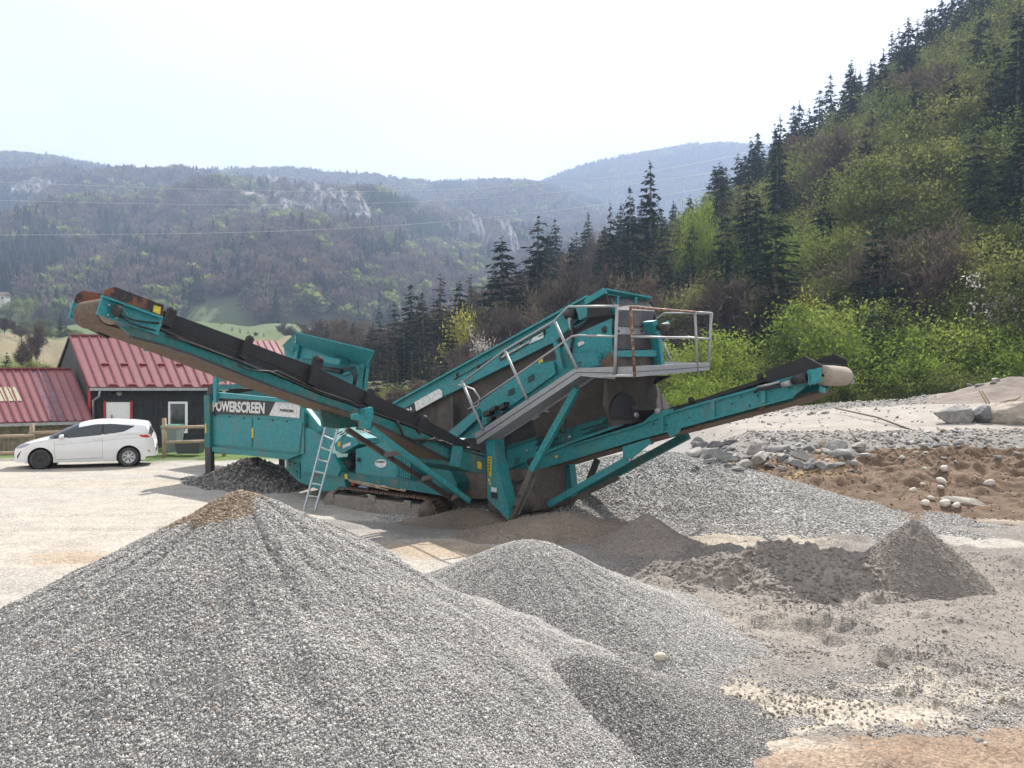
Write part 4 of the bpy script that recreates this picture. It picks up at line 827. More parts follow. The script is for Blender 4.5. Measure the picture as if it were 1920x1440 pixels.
mprism('bracket', [(399, 709), (406, 709), (405, 755), (400, 755)], vH - 0.16, vH - 0.09, 'teal')
mprism('bracket', [(385, 742), (392, 722), (399, 718), (399, 742)], vH - 0.05, vH + 0.05, 'dark')
# raised far hopper flap with its gear
fl = mprism('hopper_flap', [(532, 650), (560, 640), (690, 676), (682, 732), (540, 720)], 2.45, 2.53, 'teal')
A_ = [mp_(556, 648, 2.43), mp_(690, 690, 2.43)]; B_ = [mp_(554, 624, 1.95), mp_(701, 659, 1.95)]
MB().prism([A_[0], A_[1], B_[1], B_[0]], UP * 0.035).build('flap_lip', MT['teal'], fl)
MB().prism([mp_(530, 648, 2.3), mp_(554, 625, 1.95), mp_(549, 668, 2.43)], Ld * 0.03).build('flap_end', MT['teal'], fl)
MB().prism([mp_(701, 659, 1.95), mp_(690, 664, 2.43), mp_(682, 730, 2.43), mp_(686, 690, 2.2)], Ld * -0.03).build('flap_end', MT['teal'], fl)
mprism('bracket', [(606, 667), (638, 674), (636, 684), (608, 679)], 2.0, 2.3, 'teal', fl)
mprism('bracket', [(566, 672), (585, 676), (585, 688), (566, 684)], 2.1, 2.3, 'teal_dirty_shaded', fl)
cyl('cylinder', mp_(646, 703, 2.1), mp_(674, 691, 2.1), 0.05, 'teal', fl); cyl('cylinder', mp_(604, 690, 2.2), mp_(640, 697, 2.2), 0.07, 'dark', fl)
mprism('rib', [(555, 640), (562, 642), (556, 672), (549, 670)], 2.36, 2.44, 'teal', fl); mprism('rib', [(676, 680), (684, 682), (678, 726), (670, 724)], 2.36, 2.44, 'teal', fl)
for k in range(3):
    p_ = [mp_(640 + 6 * k, 690, 2.05), mp_(656 + 5 * k, 694 - 3 * k, 2.0), mp_(664 + 3 * k, 706, 2.0), mp_(662 + 2 * k, 722, 2.05)]; pipe('hose', p_, 0.018, 'black', fl)
mprism('hopper_rail', [(405, 706), (560, 690), (560, 697), (405, 716)], 2.2, 2.32, 'teal_dirty_shaded', hop)
mprism('hopper_rail', [(410, 722), (560, 712), (560, 720), (410, 731)], 1.9, 2.0, 'teal_dirty_shaded', hop)
# --- body below the hopper
body = mprism('body', [(536.5, 859), (569, 760), (600, 798), (640, 876), (650, 918), (605, 921), (560, 903), (536.5, 880)], 0.40, 2.35, 'teal_worn')
mprism('body_plate', [(564, 799), (604, 811), (639, 879), (633, 893), (566, 884)], 0.33, 0.399, 'teal', body)
mprism('body_plate', [(540, 864), (562, 868), (562, 898), (540, 880)], 0.375, 0.399, 'teal_dirty_shaded', body)
mbeam('body_strut', (573, 762), (603, 800), 0.24, 0.12, 0.06, 'teal', body)
cyl('hinge', mp_(600, 806, 0.15), mp_(600, 806, 0.42), 0.10, 'teal', body)
for (x, y) in ((543, 866), (543, 872), (552, 869), (556, 884), (569, 852), (569, 838)): cyl('bolt', mp_(x, y, 0.35), mp_(x, y, 0.41), 0.018, 'dark', body, 8)
tank = mprism('tank', [(627, 833), (643, 815), (670, 823), (671, 833), (641, 851), (629, 844)], 0.42, 1.3, 'teal')
for k in range(3): mprism('slot', [(632 + 5 * k, 816 + 2 * k - 3), (641 + 5 * k, 808 + 2 * k), (642 + 5 * k, 809.5 + 2 * k), (633 + 5 * k, 817.5 + 2 * k - 3)], 0.405, 0.42, 'dark', tank)
mprism('sticker', [(642, 835), (657, 829), (657, 835), (643, 841)], 0.408, 0.418, 'white', tank); mprism('sticker', [(633, 829), (638, 827), (638, 837), (633, 838)], 0.408, 0.418, 'yellow', tank)
mprism('engine_bay', [(641, 850), (671, 836), (671, 892), (652, 890)], 0.85, 2.2, 'dark'); cyl('engine_part', mp_(655, 872, 0.6), mp_(655, 872, 0.9), 0.14, 'dark')
eng = mprism('engine_cover', [(667, 842), (741, 823), (772, 834), (772, 902), (667, 888)], 0.50, 2.3, 'teal')
mprism('louvre_recess', [(742.5, 843), (769.5, 849), (769.5, 900), (742.5, 894)], 0.480, 0.499, 'dark', eng)
for k in range(8): mprism('slat', [(743.4 + 3.4 * k, 844 + .75 * k), (745.2 + 3.4 * k, 844.4 + .75 * k), (745.2 + 3.4 * k, 893 + .75 * k), (743.4 + 3.4 * k, 892.6 + .75 * k)], 0.455, 0.479, 'teal', eng)
mprism('sticker', [(714 + 11 * math.cos(i * .3927), 869 + 8 * math.sin(i * .3927)) for i in range(16)], 0.485, 0.497, 'white', eng)
lettering('lettering', 'POWERX', mp_(706, 868, .485), mp_(722, 868, .485), mp_(722, 864, .485), mp_(706, 864, .485), e_, 'signblack', eng)
cyl('latch', mp_(672, 862, 0.44), mp_(672, 862, 0.5), 0.045, 'dark', eng)
ch = mprism('chassis_beam', [(640, 885), (667, 889), (770, 903), (822, 914), (832, 930), (652, 899), (641, 897)], 0.42, 0.70, 'teal_dirty_shaded'); mprism('sticker', [(646, 889), (651, 889), (651, 898), (646, 898)], 0.405, 0.418, 'yellow', ch)
MB().beam(M(9.2, 2.3, 0.35), M(3.0, 2.3, 0.35), 0.25, 0.25).build('chassis_beam', MT['teal_dirty_shaded'], mach)
mprism('body_plate', [(806, 878), (837, 871), (856, 905), (856, 922), (812, 908)], 0.62, 1.3, 'teal_dirty_shaded')
mprism('body_plate', [(772, 850), (840, 840), (910, 870), (915, 935), (850, 935), (772, 905)], 1.0, 2.2, 'dusty')
# --- tracks
def track(v0, v1, name):
    tr = empty(name, M(6, (v0 + v1) / 2, -.2)); tr.parent = mach; tr.matrix_parent_inverse = parent_inv(mach)
    u0, u1, zb, zt = 4.55, 7.85, -0.52, 0.19; rr = (zt - zb) / 2; zc = (zt + zb) / 2; uc0, uc1 = u0 + rr, u1 - rr; per = 2 * (uc1 - uc0) + 2 * math.pi * rr; ns = 46; me0 = None
    for i in range(ns):
        s = per * i / ns
        if s < uc1 - uc0: u, z, a = uc0 + s, zt, 0
        elif s < uc1 - uc0 + math.pi * rr: a = (s - (uc1 - uc0)) / rr; u, z = uc1 + rr * math.sin(a), zc + rr * math.cos(a)
        elif s < 2 * (uc1 - uc0) + math.pi * rr: u, z, a = uc1 - (s - (uc1 - uc0) - math.pi * rr), zb, math.pi
        else: a = math.pi + (s - 2 * (uc1 - uc0) - math.pi * rr) / rr; u, z = uc0 + rr * math.sin(a), zc + rr * math.cos(a)
        if me0 is None:
            q_ = MB(); hw = (v1 - v0) / 2
            q_.abox(-0.068, 0.068, -hw, hw, -0.02, 0.012); q_.abox(-0.055, -0.03, -hw * .98, hw * .98, 0.012, 0.04); q_.abox(0.02, 0.045, -hw * .98, hw * .98, 0.012, 0.035)
            me0 = bpy.data.meshes.new('track_shoe'); me0.from_pydata(q_.v, [], q_.f); me0.update(); me0.materials.append(MT['rust'])
        o = bpy.data.objects.new('track_shoe', me0); sc.collection.objects.link(o)
        ax = Ld * math.cos(a) - UP * math.sin(a); az = Ld * math.sin(a) + UP * math.cos(a); pos = M(u, (v0 + v1) / 2, z)
        mt_ = Matrix((( ax.x, Td.x, az.x, pos.x), (ax.y, Td.y, az.y, pos.y), (ax.z, Td.z, az.z, pos.z), (0, 0, 0, 1)))
        o.parent = tr; o.matrix_parent_inverse = parent_inv(tr); o.matrix_basis = mt_
    return tr
tr1 = track(0.38, 0.86, 'track'); track(1.95, 2.45, 'track')
mprism('track_guard', [(627, 927), (791, 948), (790, 975), (627, 957)], 0.33, 0.80, 'guard', tr1)
for (x, y) in ((690, 930), (757, 940)): mprism('bracket', [(x, y - 2), (x + 12, y), (x + 12, y + 12), (x, y + 10)], 0.30, 0.34, 'guard', tr1)
cyl('idler', mp_(633, 941, 0.45), mp_(633, 941, 0.8), 0.30, 'guard', tr1, 24); cyl('sprocket', mp_(812, 962, 0.45), mp_(812, 962, 0.8), 0.30, 'dusty', tr1, 24)
# --- side conveyor, reaching out to the left
sc_ = MB()
UPE = [(300, 620), (360, 648), (408, 665), (520, 706), (600, 741), (660, 761), (697, 776), (780, 806), (852, 840)]
LOE = [(226, 611), (249, 630), (300, 643), (360, 663), (408, 682), (520, 726), (600, 754), (660, 773), (697, 790), (780, 828), (852, 866)]
conv = cprism('side_conveyor', UPE + LOE[::-1], 0.0, 0.06, 'teal_dirty_shaded', mach)
cprism('frame', [(x, y) for x, y in UPE + LOE[::-1]], 0.98, 1.04, 'teal_dirty_shaded', conv)
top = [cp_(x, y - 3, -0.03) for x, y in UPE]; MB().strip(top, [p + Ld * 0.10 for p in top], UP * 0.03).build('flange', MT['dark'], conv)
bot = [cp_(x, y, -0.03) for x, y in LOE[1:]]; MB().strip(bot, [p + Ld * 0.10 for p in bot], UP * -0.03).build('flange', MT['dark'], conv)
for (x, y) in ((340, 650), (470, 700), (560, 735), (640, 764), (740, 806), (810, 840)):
    a = cp_(x, y, 0.05); MB().beam(a, a + Ld * 0.94, 0.06, 0.06).build('cross_member', MT['teal_dirty_shaded'], conv)
tb_ = [cp_(x, y - 8, 0.12) for x, y in [(215, 575)] + UPE]; MB().strip(tb_, [p + Ld * 0.72 for p in tb_], UP * 0.015).build('belt', MT['rubber'], conv)
RB = [(206, 606), (232, 618), (266, 632), (328, 656), (407, 688), (520, 730), (600, 758), (655, 776), (672, 783)]
rb = [cp_(x, y, 0.10) for x, y in RB]; MB().strip(rb, [p + Ld * 0.66 for p in rb], UP * 0.02).build('return_belt', MT['belt'], conv)
RB2 = [(690, 790), (740, 815), (780, 835), (820, 856), (862, 876)]
rb = [cp_(x, y, 0.10) for x, y in RB2]; MB().strip(rb, [p + Ld * 0.66 for p in rb], UP * 0.02).build('return_belt', MT['belt'], conv)
SKT = [(308, 583), (380, 609), (455, 637), (520, 662), (579, 683), (640, 711), (689, 735), (760, 767), (783, 779), (883, 833)]
SKB = [(305, 610), (380, 636), (450, 660), (520, 688), (585, 716), (640, 741), (685, 760), (760, 794), (800, 812), (868, 843)]
cprism('skirt', SKT + SKB[::-1], 0.09, 0.12, 'black', conv); cprism('skirt', SKT + SKB[::-1], 0.88, 0.91, 'black', conv)
sk2 = [cp_(x, y + 1, 0.06) for x, y in SKB]; MB().strip(sk2, [cp_(x, y - 2, 0.06) for x, y in UPE[:1] + UPE[1:] + UPE[-1:]], Ld * 0.02).build('skirt_rubber', MT['black'], conv)
for (x0, y0, x1, y1, w) in ((323, 581, 312, 612, .10), (470, 633, 452, 672, .09), (597, 672, 584, 722, .15), (697, 731, 686, 758, .09), (797, 783, 782, 812, .10)):
    br = MB().beam(cp_(x0, y0, 0.02), cp_(x1, y1, 0.02), 0.07, w, Td).build('skirt_bracket', MT['black'], conv)
    dv_ = (cp_(x0, y0, 0.02) - cp_(x1, y1, 0.02)).normalized(); cyl('bracket_cap', cp_(x0, y0, 0.02) - dv_ * 0.05, cp_(x0, y0, 0.02) + dv_ * 0.025, w * 0.42, 'dark', br, 12)
p_ = [cp_(x, y - 4, -0.04) for x, y in ((310, 632), (360, 648), (450, 682), (500, 703), (520, 700), (600, 738), (660, 758))]; pipe('hose', p_, 0.014, 'black', conv, 6)
p_ = [cp_(x, y, -0.05) for x, y in ((445, 684), (470, 694), (505, 696), (540, 712))]; pipe('hose', p_, 0.012, 'dark', conv, 6)
p_ = [cp_(x, y, -0.05) for x, y in ((745, 790), (752, 806), (757, 818), (775, 826), (800, 824), (830, 828), (850, 836), (900, 846))]; pipe('hose', p_, 0.022, 'black', conv, 6)
p_ = [cp_(x, y, -0.05) for x, y in ((790, 830), (815, 822), (835, 836), (860, 842), (908, 856))]; pipe('hose', p_, 0.018, 'black', conv, 6)
# head of the side conveyor
hp = cprism('head_plate', [(193, 557), (305, 598), (297, 628), (226, 604), (182, 589), (186, 575)], -0.05, -0.01, 'teal', conv)
cprism('flange', [(193, 553), (306, 594), (306, 598), (193, 557)], -0.12, -0.05, 'teal', hp)
cprism('guard', [(193, 553), (197, 543), (216, 538), (307, 572), (305, 594)], -0.03, 0.0, 'blackrust', hp)
cprism('sticker', [(289, 572), (302, 576), (300, 590), (287, 585)], -0.045, -0.032, 'yellow', hp)
fp = cprism('head_plate', [(138, 567), (160, 573), (158, 604), (130, 596)], 1.0, 1.05, 'teal', conv); cprism('guard', [(140, 567), (143, 553), (156, 545), (191, 551), (194, 570), (160, 574)], 1.0, 1.03, 'blackrust', fp)
dc = cp_(216, 584, 0.0)
MB().lathe(dc, Ld, [(0.02, 0.08), (0.145, 0.08), (0.155, 0.12), (0.160, 0.42), (0.155, 0.74), (0.145, 0.78), (0.02, 0.78)], 28).build('head_drum', MT['beltpale'], conv, True)
arc = []
for k in range(13):
    a = math.radians(85 + k * 16); arc.append(dc + (Td * math.cos(a) * 1 + UP * math.sin(a)) * 0.172)
arc = [cp_(300, 610, 0.0)] + arc + [cp_(232, 618, 0.0)]
A_ = [p + Ld * 0.10 for p in arc]; MB().strip(A_, [p + Ld * 0.66 for p in A_]).build('belt', MT['belt'], conv, True)
mo = cyl('motor', cp_(219, 582, -0.2), cp_(219, 582, -0.02), 0.065, 'dark', conv)
for (dx, dy) in ((-14, -10), (-16, 8), (14, -10), (18, 6), (0, 14)): cyl('bolt', cp_(219 + dx, 582 + dy, -0.09), cp_(219 + dx, 582 + dy, -0.04), 0.014, 'galv', mo, 8)
pipe('hose', [cp_(222, 590, -0.12), cp_(250, 600, -0.1), (cp_(275, 604, -0.08)), cp_(298, 606, -0.06)], 0.012, 'black', conv, 6)
pipe('hose', [cp_(222, 592, -0.12), cp_(245, 606, -0.1), (cp_(262, 612, -0.08)), cp_(300, 622, -0.03)], 0.012, 'black', conv, 6)
MB().beam(cp_(160, 611, 0.95), cp_(203, 633, 0.95), 0.03, 0.06, Ld).build('scraper', MT['black'], conv)
# hinge and supports of the side conveyor
hb = cprism('hinge_box', [(683, 767), (699, 763), (701, 775), (694, 804), (686, 804)], -0.14, 0.02, 'teal', conv)
cprism('plate', [(660, 777), (672, 775), (681, 781), (680, 789), (662, 787)], -0.2, -0.15, 'teal', hb)
lettering('lettering', 'TC', cp_(681, 812, -.16), cp_(693, 817, -.16), cp_(693, 808, -.16), cp_(681, 804, -.16), Ld * -0.01, 'letter', hb)
cprism('fold_plate', [(600, 766), (664, 782), (672, 800), (632, 804), (606, 800)], 0.5, 0.55, 'teal_dirty_shaded', conv)
MB().beam(cp_(694, 803, -.02), cp_(879, 939, -.02), 0.08, 0.085).build('support_strut', MT['teal'], conv)
MB().beam(cp_(650, 805, 1.0), cp_(868, 948, 1.0), 0.075, 0.085).build('support_strut', MT['dusty'], conv)
for t in (0.3, 0.62, 0.9): MB().beam(cp_(694, 803, .04).lerp(cp_(879, 939, .04), t), cp_(650, 805, .95).lerp(cp_(868, 948, .95), t), 0.08, 0.08).build('cross_member', MT['dusty'], conv)
tail = cprism('tail_box', [(852, 834), (914, 853), (914, 889), (880, 884), (847, 872)], -0.06, 1.0, 'teal_dirty_shaded', conv); cprism('plate', [(852, 836), (868, 838), (862, 876), (847, 873)], -0.12, -0.061, 'teal', tail)
cprism('sticker', [(896, 865), (903, 867), (903, 880), (896, 878)], -0.08, -0.065, 'yellow', tail)
# --- main feed conveyor
fc = mprism('feed_conveyor', [(700, 778), (738, 757), (1026, 600), (1102, 556), (1110, 572), (1041, 640), (849, 735), (762, 774), (722, 800)], 1.0, 1.05, 'teal')
mprism('frame', [(700, 778), (738, 757), (1026, 600), (1102, 556), (1110, 572), (1041, 640), (849, 735), (762, 774), (722, 800)], 1.0, 1.05, 'teal', fc).location += Td * 1.05
a, b = mp_(738, 757, .96), mp_(1102, 556, .96); MB().beam(a, b, 0.10, 0.04).build('flange', MT['teal'], fc)
for (x0, y0, x1, y1) in ((850, 712, 1030, 612),): mbeam('seam', (x0, y0), (x1, y1), 0.985, 0.02, 0.015, 'dark', fc)
a, b = mp_(720, 772, 1.1), mp_(1100, 566, 1.1); MB().prism([a, b, b + Td * 0.9, a + Td * 0.9], UP * 0.02).build('belt', MT['rubber'], fc)
mprism('sign_panel', [(777, 754), (822, 729), (829, 733), (829, 744), (780, 771)], 0.975, 0.995, 'white', fc)
mprism('sign_panel', [(738, 777), (776.5, 755), (779.5, 771), (748, 786)], 0.975, 0.995, 'signblack', fc)
lettering('lettering', 'CHIEFTAIN', mp_(722, 789, .975), mp_(773, 769, .975), mp_(771, 763, .975), mp_(720, 784, .975), e_, 'letter', fc)
mprism('sign_panel', [(935, 672), (998, 634), (991, 645), (937, 676.5)], 0.975, 0.995, 'signblack', fc); mprism('sign_panel', [(998.5, 634), (1019, 623), (1019, 633), (991.5, 645)], 0.975, 0.995, 'white', fc)
lettering('lettering', 'WWW.POWERSCREEN.COM', mp_(939, 673, .975), mp_(991, 643, .975), mp_(994.5, 637.5, .975), mp_(938.5, 669, .975), e_, 'letter', fc)
mprism('sticker', [(1009, 630), (1017, 626), (1017, 628), (1009, 632)], 0.966, 0.974, 'rust', fc)
for (x, y) in ((855, 703), (895, 688), (938, 665), (975, 642), (1018, 622)): mprism('latch', [(x, y - 4), (x + 2, y - 4), (x + 2, y + 5), (x, y + 5)], 0.96, 0.995, 'dark', fc)
mprism('side_sheet', [(849, 737), (1041, 642), (1075, 640), (1040, 690), (905, 765), (845, 812), (800, 800), (770, 775)], 1.12, 1.16, 'rustsheet')
mprism('side_sheet', [(820, 772), (850, 740), (850, 810), (830, 800)], 0.9, 0.93, 'rustsheet')
# --- screen box
sb = mprism('screen_box', [(841, 810), (893, 766), (905, 750), (1000, 681), (1041, 676), (1064, 634), (1146, 597), (1150, 695), (1078, 704), (905, 822), (856, 821)], 0.72, 2.4, 'teal')
mprism('side_plate', [(900, 756), (1000, 684), (1038, 679), (1042, 700), (905, 800)], 0.66, 0.718, 'teal', sb)
mprism('side_plate', [(1066, 638), (1146, 601), (1148, 664), (1100, 690), (1062, 668)], 0.68, 0.718, 'teal', sb)
mprism('girder', [(841, 811), (893, 767), (898, 782), (856, 821)], 0.60, 0.718, 'teal', sb)
for (x, y) in ((958, 738), (995, 712)):
    for k in range(3): mprism('slot', [(x - 6, y - 5 + 4.2 * k), (x + 6, y - 11 + 4.2 * k), (x + 6.5, y - 9 + 4.2 * k), (x - 5.5, y - 3 + 4.2 * k)], 0.645, 0.659, 'dark', sb)
mprism('sticker', [(1009, 676), (1017, 672), (1018, 678), (1010, 682)], 0.645, 0.659, 'yellow', sb); mprism('sticker', [(1083, 643), (1094, 639), (1095, 645), (1084, 650)], 0.66, 0.679, 'white', sb)
for (x, y, w, h) in ((905, 773, 12, 9), (918, 765, 10, 7), (935, 760, 10, 10), (930, 778, 12, 8), (912, 785, 8, 6)): mprism('spring_mount', [(x, y), (x + w, y - h * .6), (x + w, y + h * .4), (x, y + h)], 0.5, 0.655, 'dark', sb)
cyl('bolt', mp_(1134, 618, .66), mp_(1134, 618, .72), 0.06, 'dark', sb); mprism('motor_box', [(1080, 578), (1100, 574), (1104, 592), (1086, 600)], 0.85, 1.3, 'teal')
cyl('motor', mp_(1062, 590, 0.9), mp_(1078, 588, 0.9), 0.09, 'dark'); mprism('bracket', [(1064, 596), (1071, 596), (1073, 618), (1068, 618)], 0.85, 0.9, 'galv'); pipe('hose', [mp_(1068, 668, .62), mp_(1072, 650, .6), mp_(1074, 634, .62), mp_(1072, 600, .8)], 0.03, 'black')
mprism('belt_guard', [(1041, 640), (1062, 622), (1100, 602), (1104, 596), (1146, 590), (1146, 598), (1064, 634), (1044, 650)], 0.74, 0.9, 'black')
mprism('girder', [(1036, 640), (1044, 640), (1056, 690), (1048, 690)], 0.60, 0.66, 'teal', sb); mprism('bracket', [(1086, 668), (1112, 660), (1118, 668), (1122, 686), (1092, 690)], 0.42, 0.6, 'teal')
mprism('bracket', [(1075, 662), (1110, 662), (1106, 670), (1084, 680)], 0.5, 0.66, 'teal', sb); mprism('bracket', [(1128, 676), (1146, 658), (1148, 690), (1120, 690)], 0.5, 0.7, 'rust', sb)
# --- feed boot at the high end
bt = mprism('feed_boot', [(1079, 622), (1100, 600), (1102, 570), (1136, 550), (1146, 597)], 0.74, 0.80, 'black'); bt2 = mprism('side', [(1079, 622), (1100, 600), (1102, 570), (1136, 550), (1146, 597)], 0.74, 0.80, 'black', bt); bt2.location += Td * 1.6
mbeam('roof_beam', (1099, 567), (1135, 545), 0.72, 0.09, 0.10, 'teal', bt)
A_ = [mp_(1099, 566, .72), mp_(1135, 543, .72)]; MB().prism([A_[0], A_[1], A_[1] + Td * 1.65, A_[0] + Td * 1.65], UP * 0.03).build('roof', MT['teal'], bt)
uB = 0.95
lo_ = [(1152, 612), (1219, 611)]; n_ = 9; A_ = []; B_ = []
for k in range(n_):
    s = k / (n_ - 1); A_.append(ep_(*lerp2((1137, 552), (1210, 558), s), uB)); B_.append(ep_(*lerp2((1152, 613), (1221, 612), s), uB - 0.35) - Ld * 0.10 * math.sin(s * math.pi))
Mi = [a.lerp(b, 0.5) - Ld * 0.14 for a, b in zip(A_, B_)]; MB().strip(A_, Mi, Ld * 0.02).strip(Mi, B_, Ld * 0.02).build('curtain', MT['rubber'], bt, False)
eprism('curtain_bar', [(1137, 547), (1211, 554), (1211, 560), (1137, 553)], uB - 0.06, uB - 0.02, 'teal', bt); eprism('rib', [(1158, 555), (1161, 555), (1160, 577), (1157, 577)], uB - 0.18, uB - 0.14, 'teal', bt); eprism('rib', [(1192, 557), (1195, 557), (1193, 592), (1190, 592)], uB - 0.18, uB - 0.14, 'teal', bt)
uP = 0.55
eprism('lip_plate', [(1156, 613), (1225, 614), (1234, 627), (1156, 627)], uP, uP + 0.04, 'galv', bt)
for x in (1160, 1203, 1224): cyl('bolt', ep_(x, 621, uP - .02), ep_(x, 621, uP), 0.022, 'dark', bt, 8)
eprism('apron', [(1157, 627.5), (1233, 627.5), (1231, 655), (1158, 655)], uP + 0.01, uP + 0.05, 'rubber', bt)
lg = eprism('ledge', [(1159, 657), (1242, 656), (1243, 668), (1160, 669)], uP - 0.14, uP + 0.02, 'teal', bt)
eprism('apron', [(1154, 670), (1239, 669), (1237, 690), (1154, 690)], uP, uP + 0.05, 'dusty', bt)
eprism('side_fin', [(1223, 603), (1232, 600), (1238, 625), (1230, 626)], 0.3, 0.5, 'teal', bt); eprism('side_fin', [(1233, 626), (1239, 626), (1247, 690), (1241, 690)], 0.35, 0.5, 'teal', bt)
cyl('motor', ep_(1236, 614, 0.2), ep_(1252, 610, 0.2), 0.06, 'dark', bt); mprism('rail', [(1233, 612), (1250, 600), (1250, 604), (1234, 616)], 2.5, 2.6, 'teal', bt)
# chutes under the screen
chute = mprism('chute', [(1000, 782), (1085, 708), (1150, 704), (1190, 770), (1160, 795), (1010, 850)], 0.86, 2.2, 'rustsheet')
eprism('chute_front', [(1140, 706), (1231, 704), (1213, 748), (1196, 790), (1150, 800), (1136, 760)], 0.40, 0.46, 'rustsheet', chute)
arch = [(1170 + 24 * math.cos(a), 770 - 34 * math.sin(a)) for a in np.linspace(0, math.pi, 11)] + [(1146, 785), (1194, 785)]; eprism('chute_mouth', arch, 0.36, 0.399, 'black', chute)
mprism('bracket', [(1215, 706), (1258, 704), (1225, 720)], 2.0, 2.1, 'dark', chute)
# --- walkway along the near side
wk = mprism('walkway', [(889, 814), (1078, 690), (1152, 687.5), (1152, 711), (1088, 705), (896, 833)], 0.0, 0.03, 'galv')
mprism('seam', [(892, 823), (1081, 697.5), (1152, 698.5), (1152, 699.5), (1081, 698.6), (893, 824.2)], -0.006, -0.001, 'dark', wk)
a, b, c_ = mp_(893, 828, .03), mp_(1083, 701, .03), mp_(1152, 703, .03)
for k in range(34):
    p0 = a.lerp(b, k / 33.0); MB().box(p0 + Td * 0.3 - UP * .02, Ld, Td, UP, 0.014, 0.28, 0.016).build('grating_bar', MT['galv'], wk)
MB().prism([b, c_, c_ + Td * 0.6, b + Td * 0.6], UP * -0.03).build('deck', MT['galv'], wk)
MB().prism([a, b, b + Td * 0.03, a + Td * 0.03], UP * -0.05).build('deck_edge', MT['galv'], wk).location += Td * 0.56
uE = -0.28
ends = eprism('end_platform', [(1190, 687), (1331, 680), (1331, 694), (1190, 707)], uE - 0.03, uE, 'galv')
eprism('seam', [(1190, 697), (1331, 687), (1331, 688), (1190, 698)], uE - 0.036, uE - 0.031, 'dark', ends)
a, b = ep_(1190, 703, uE), ep_(1331, 690, uE); MB().prism([a, b, b + Ld * 0.7, a + Ld * 0.7], UP * -0.03).build('deck', MT['galv'], ends)
mprism('toe_board', [(1152.5, 688), (1190, 687), (1190, 702), (1152.5, 702)], 0.02, 0.05, 'galv', ends)
eprism('kerb', [(1236, 678), (1331, 680), (1331, 690), (1236, 690)], uE + 0.68, uE + 0.71, 'galv', ends)
def post(a, b, r=0.024, mat='galv', par=wk): return pipe('post', [a, b], r, mat, par)
vW = -0.02
for (x0, y0, x1, y1) in ((866, 715, 905, 806), (946, 656, 988, 748), (1039, 600, 1081, 690), (1157, 571, 1152, 708)): post(mp_(x0, y0, vW), mp_(x1, y1, vW), 0.026)
pipe('handrail', [mp_(x, y, vW) for x, y in ((866, 717), (946, 657), (1039, 602), (1052, 588), (1066, 575), (1156, 574))], 0.020, 'galv', wk); pipe('midrail', [mp_(x, y, vW) for x, y in ((885, 760), (968, 704), (1058, 641), (1072, 631), (1084, 629), (1154, 631))], 0.018, 'galv', wk)
pipe('grab_rail', [mp_(x, y, vW) for x, y in ((860, 722), (872, 724), (888, 730), (899, 745), (897, 760), (884, 764), (877, 768))], 0.016, 'galv', wk)
post(ep_(1182, 574, uE - .02), ep_(1190, 706, uE - .02), 0.024, 'galvrust', ends); post(ep_(1303, 584, uE - .02), ep_(1308, 702, uE - .02), 0.024, 'galv', ends); post(ep_(1334, 586, uE), ep_(1328, 692, uE), 0.026, 'galv', ends)
pipe('handrail', [ep_(1182, 576, uE - .03), ep_(1303, 585, uE - .03)], 0.020, 'galvrust', ends); pipe('midrail', [ep_(1184, 631, uE - .03), ep_(1305, 634, uE - .03)], 0.018, 'galv', ends)
pipe('handrail', [ep_(1303, 585, uE - .02), ep_(1334, 587, uE)], 0.018, 'galv', ends); pipe('midrail', [ep_(1305, 634, uE - .02), ep_(1331, 636, uE)], 0.018, 'galv', ends)
vf = 3.1
pipe('handrail', [mp_(x, y, vf) for x, y in ((1222, 604), (1246, 587), (1280, 587), (1334, 588))], 0.018, 'galv', ends); pipe('midrail', [mp_(x, y, vf) for x, y in ((1244, 640), (1256, 632), (1290, 632), (1332, 636))], 0.016, 'galv', ends); post(mp_(1243, 640, vf), mp_(1263, 686, vf), 0.022, 'galv', ends)
# --- tail conveyor
vT = 0.92
TT = [(952, 868), (1069, 833), (1190, 797), (1262, 769), (1340, 747), (1420, 725), (1486, 704), (1539, 687)]
TB = [(961, 894), (1023, 877), (1200, 822), (1342, 783), (1486, 744)]
tcv = mprism('tail_conveyor', TT + [(1539, 700)] + TB[::-1], vT, vT + 0.05, 'teal')
fr2 = mprism('frame', TT + [(1539, 700)] + TB[::-1], vT, vT + 0.05, 'teal', tcv); fr2.location += Td * 1.2
for pts_, dz in (([(1069, 835), (1190, 799), (1262, 771), (1340, 749), (1420, 727), (1539, 689)], 0.0), ([(961, 893), (1200, 821), (1342, 782), (1486, 743)], 0.0)):
    q_ = [mp_(x, y, vT - 0.06) for x, y in pts_]; MB().strip(q_, [p + Td * 0.06 for p in q_], UP * -0.022).build('flange', MT['teal'], tcv)
for (x, y0, y1) in ((1335, 752, 784), (1239, 780, 811), (1430, 726, 757)): mprism('rib', [(x - 3, y0), (x + 4, y0 - 2), (x + 5, y1 - 1), (x - 3, y1 + 1)], vT - 0.055, vT - 0.001, 'teal', tcv)
for (x, y) in ((1292, 783), (1372, 757), (1390, 745), (1420, 742), (1405, 760), (1480, 728), (1225, 795), (1250, 797)): cyl('bolt', mp_(x, y, vT - .02), mp_(x, y, vT), 0.014, 'dark', tcv, 8)
skp = mprism('skirt_panel', [(950, 842), (1158, 772), (1166, 798), (1069, 832), (952, 880)], vT - 0.06, vT - 0.002, 'teal', tcv)
MB().prism([mp_(950, 842, vT - .06), mp_(1158, 772, vT - .06), mp_(1152, 757, vT + .12), mp_(952, 831, vT + .12)], UP * -0.02).build('skirt_top', MT['teal_dirty_shaded'], skp)
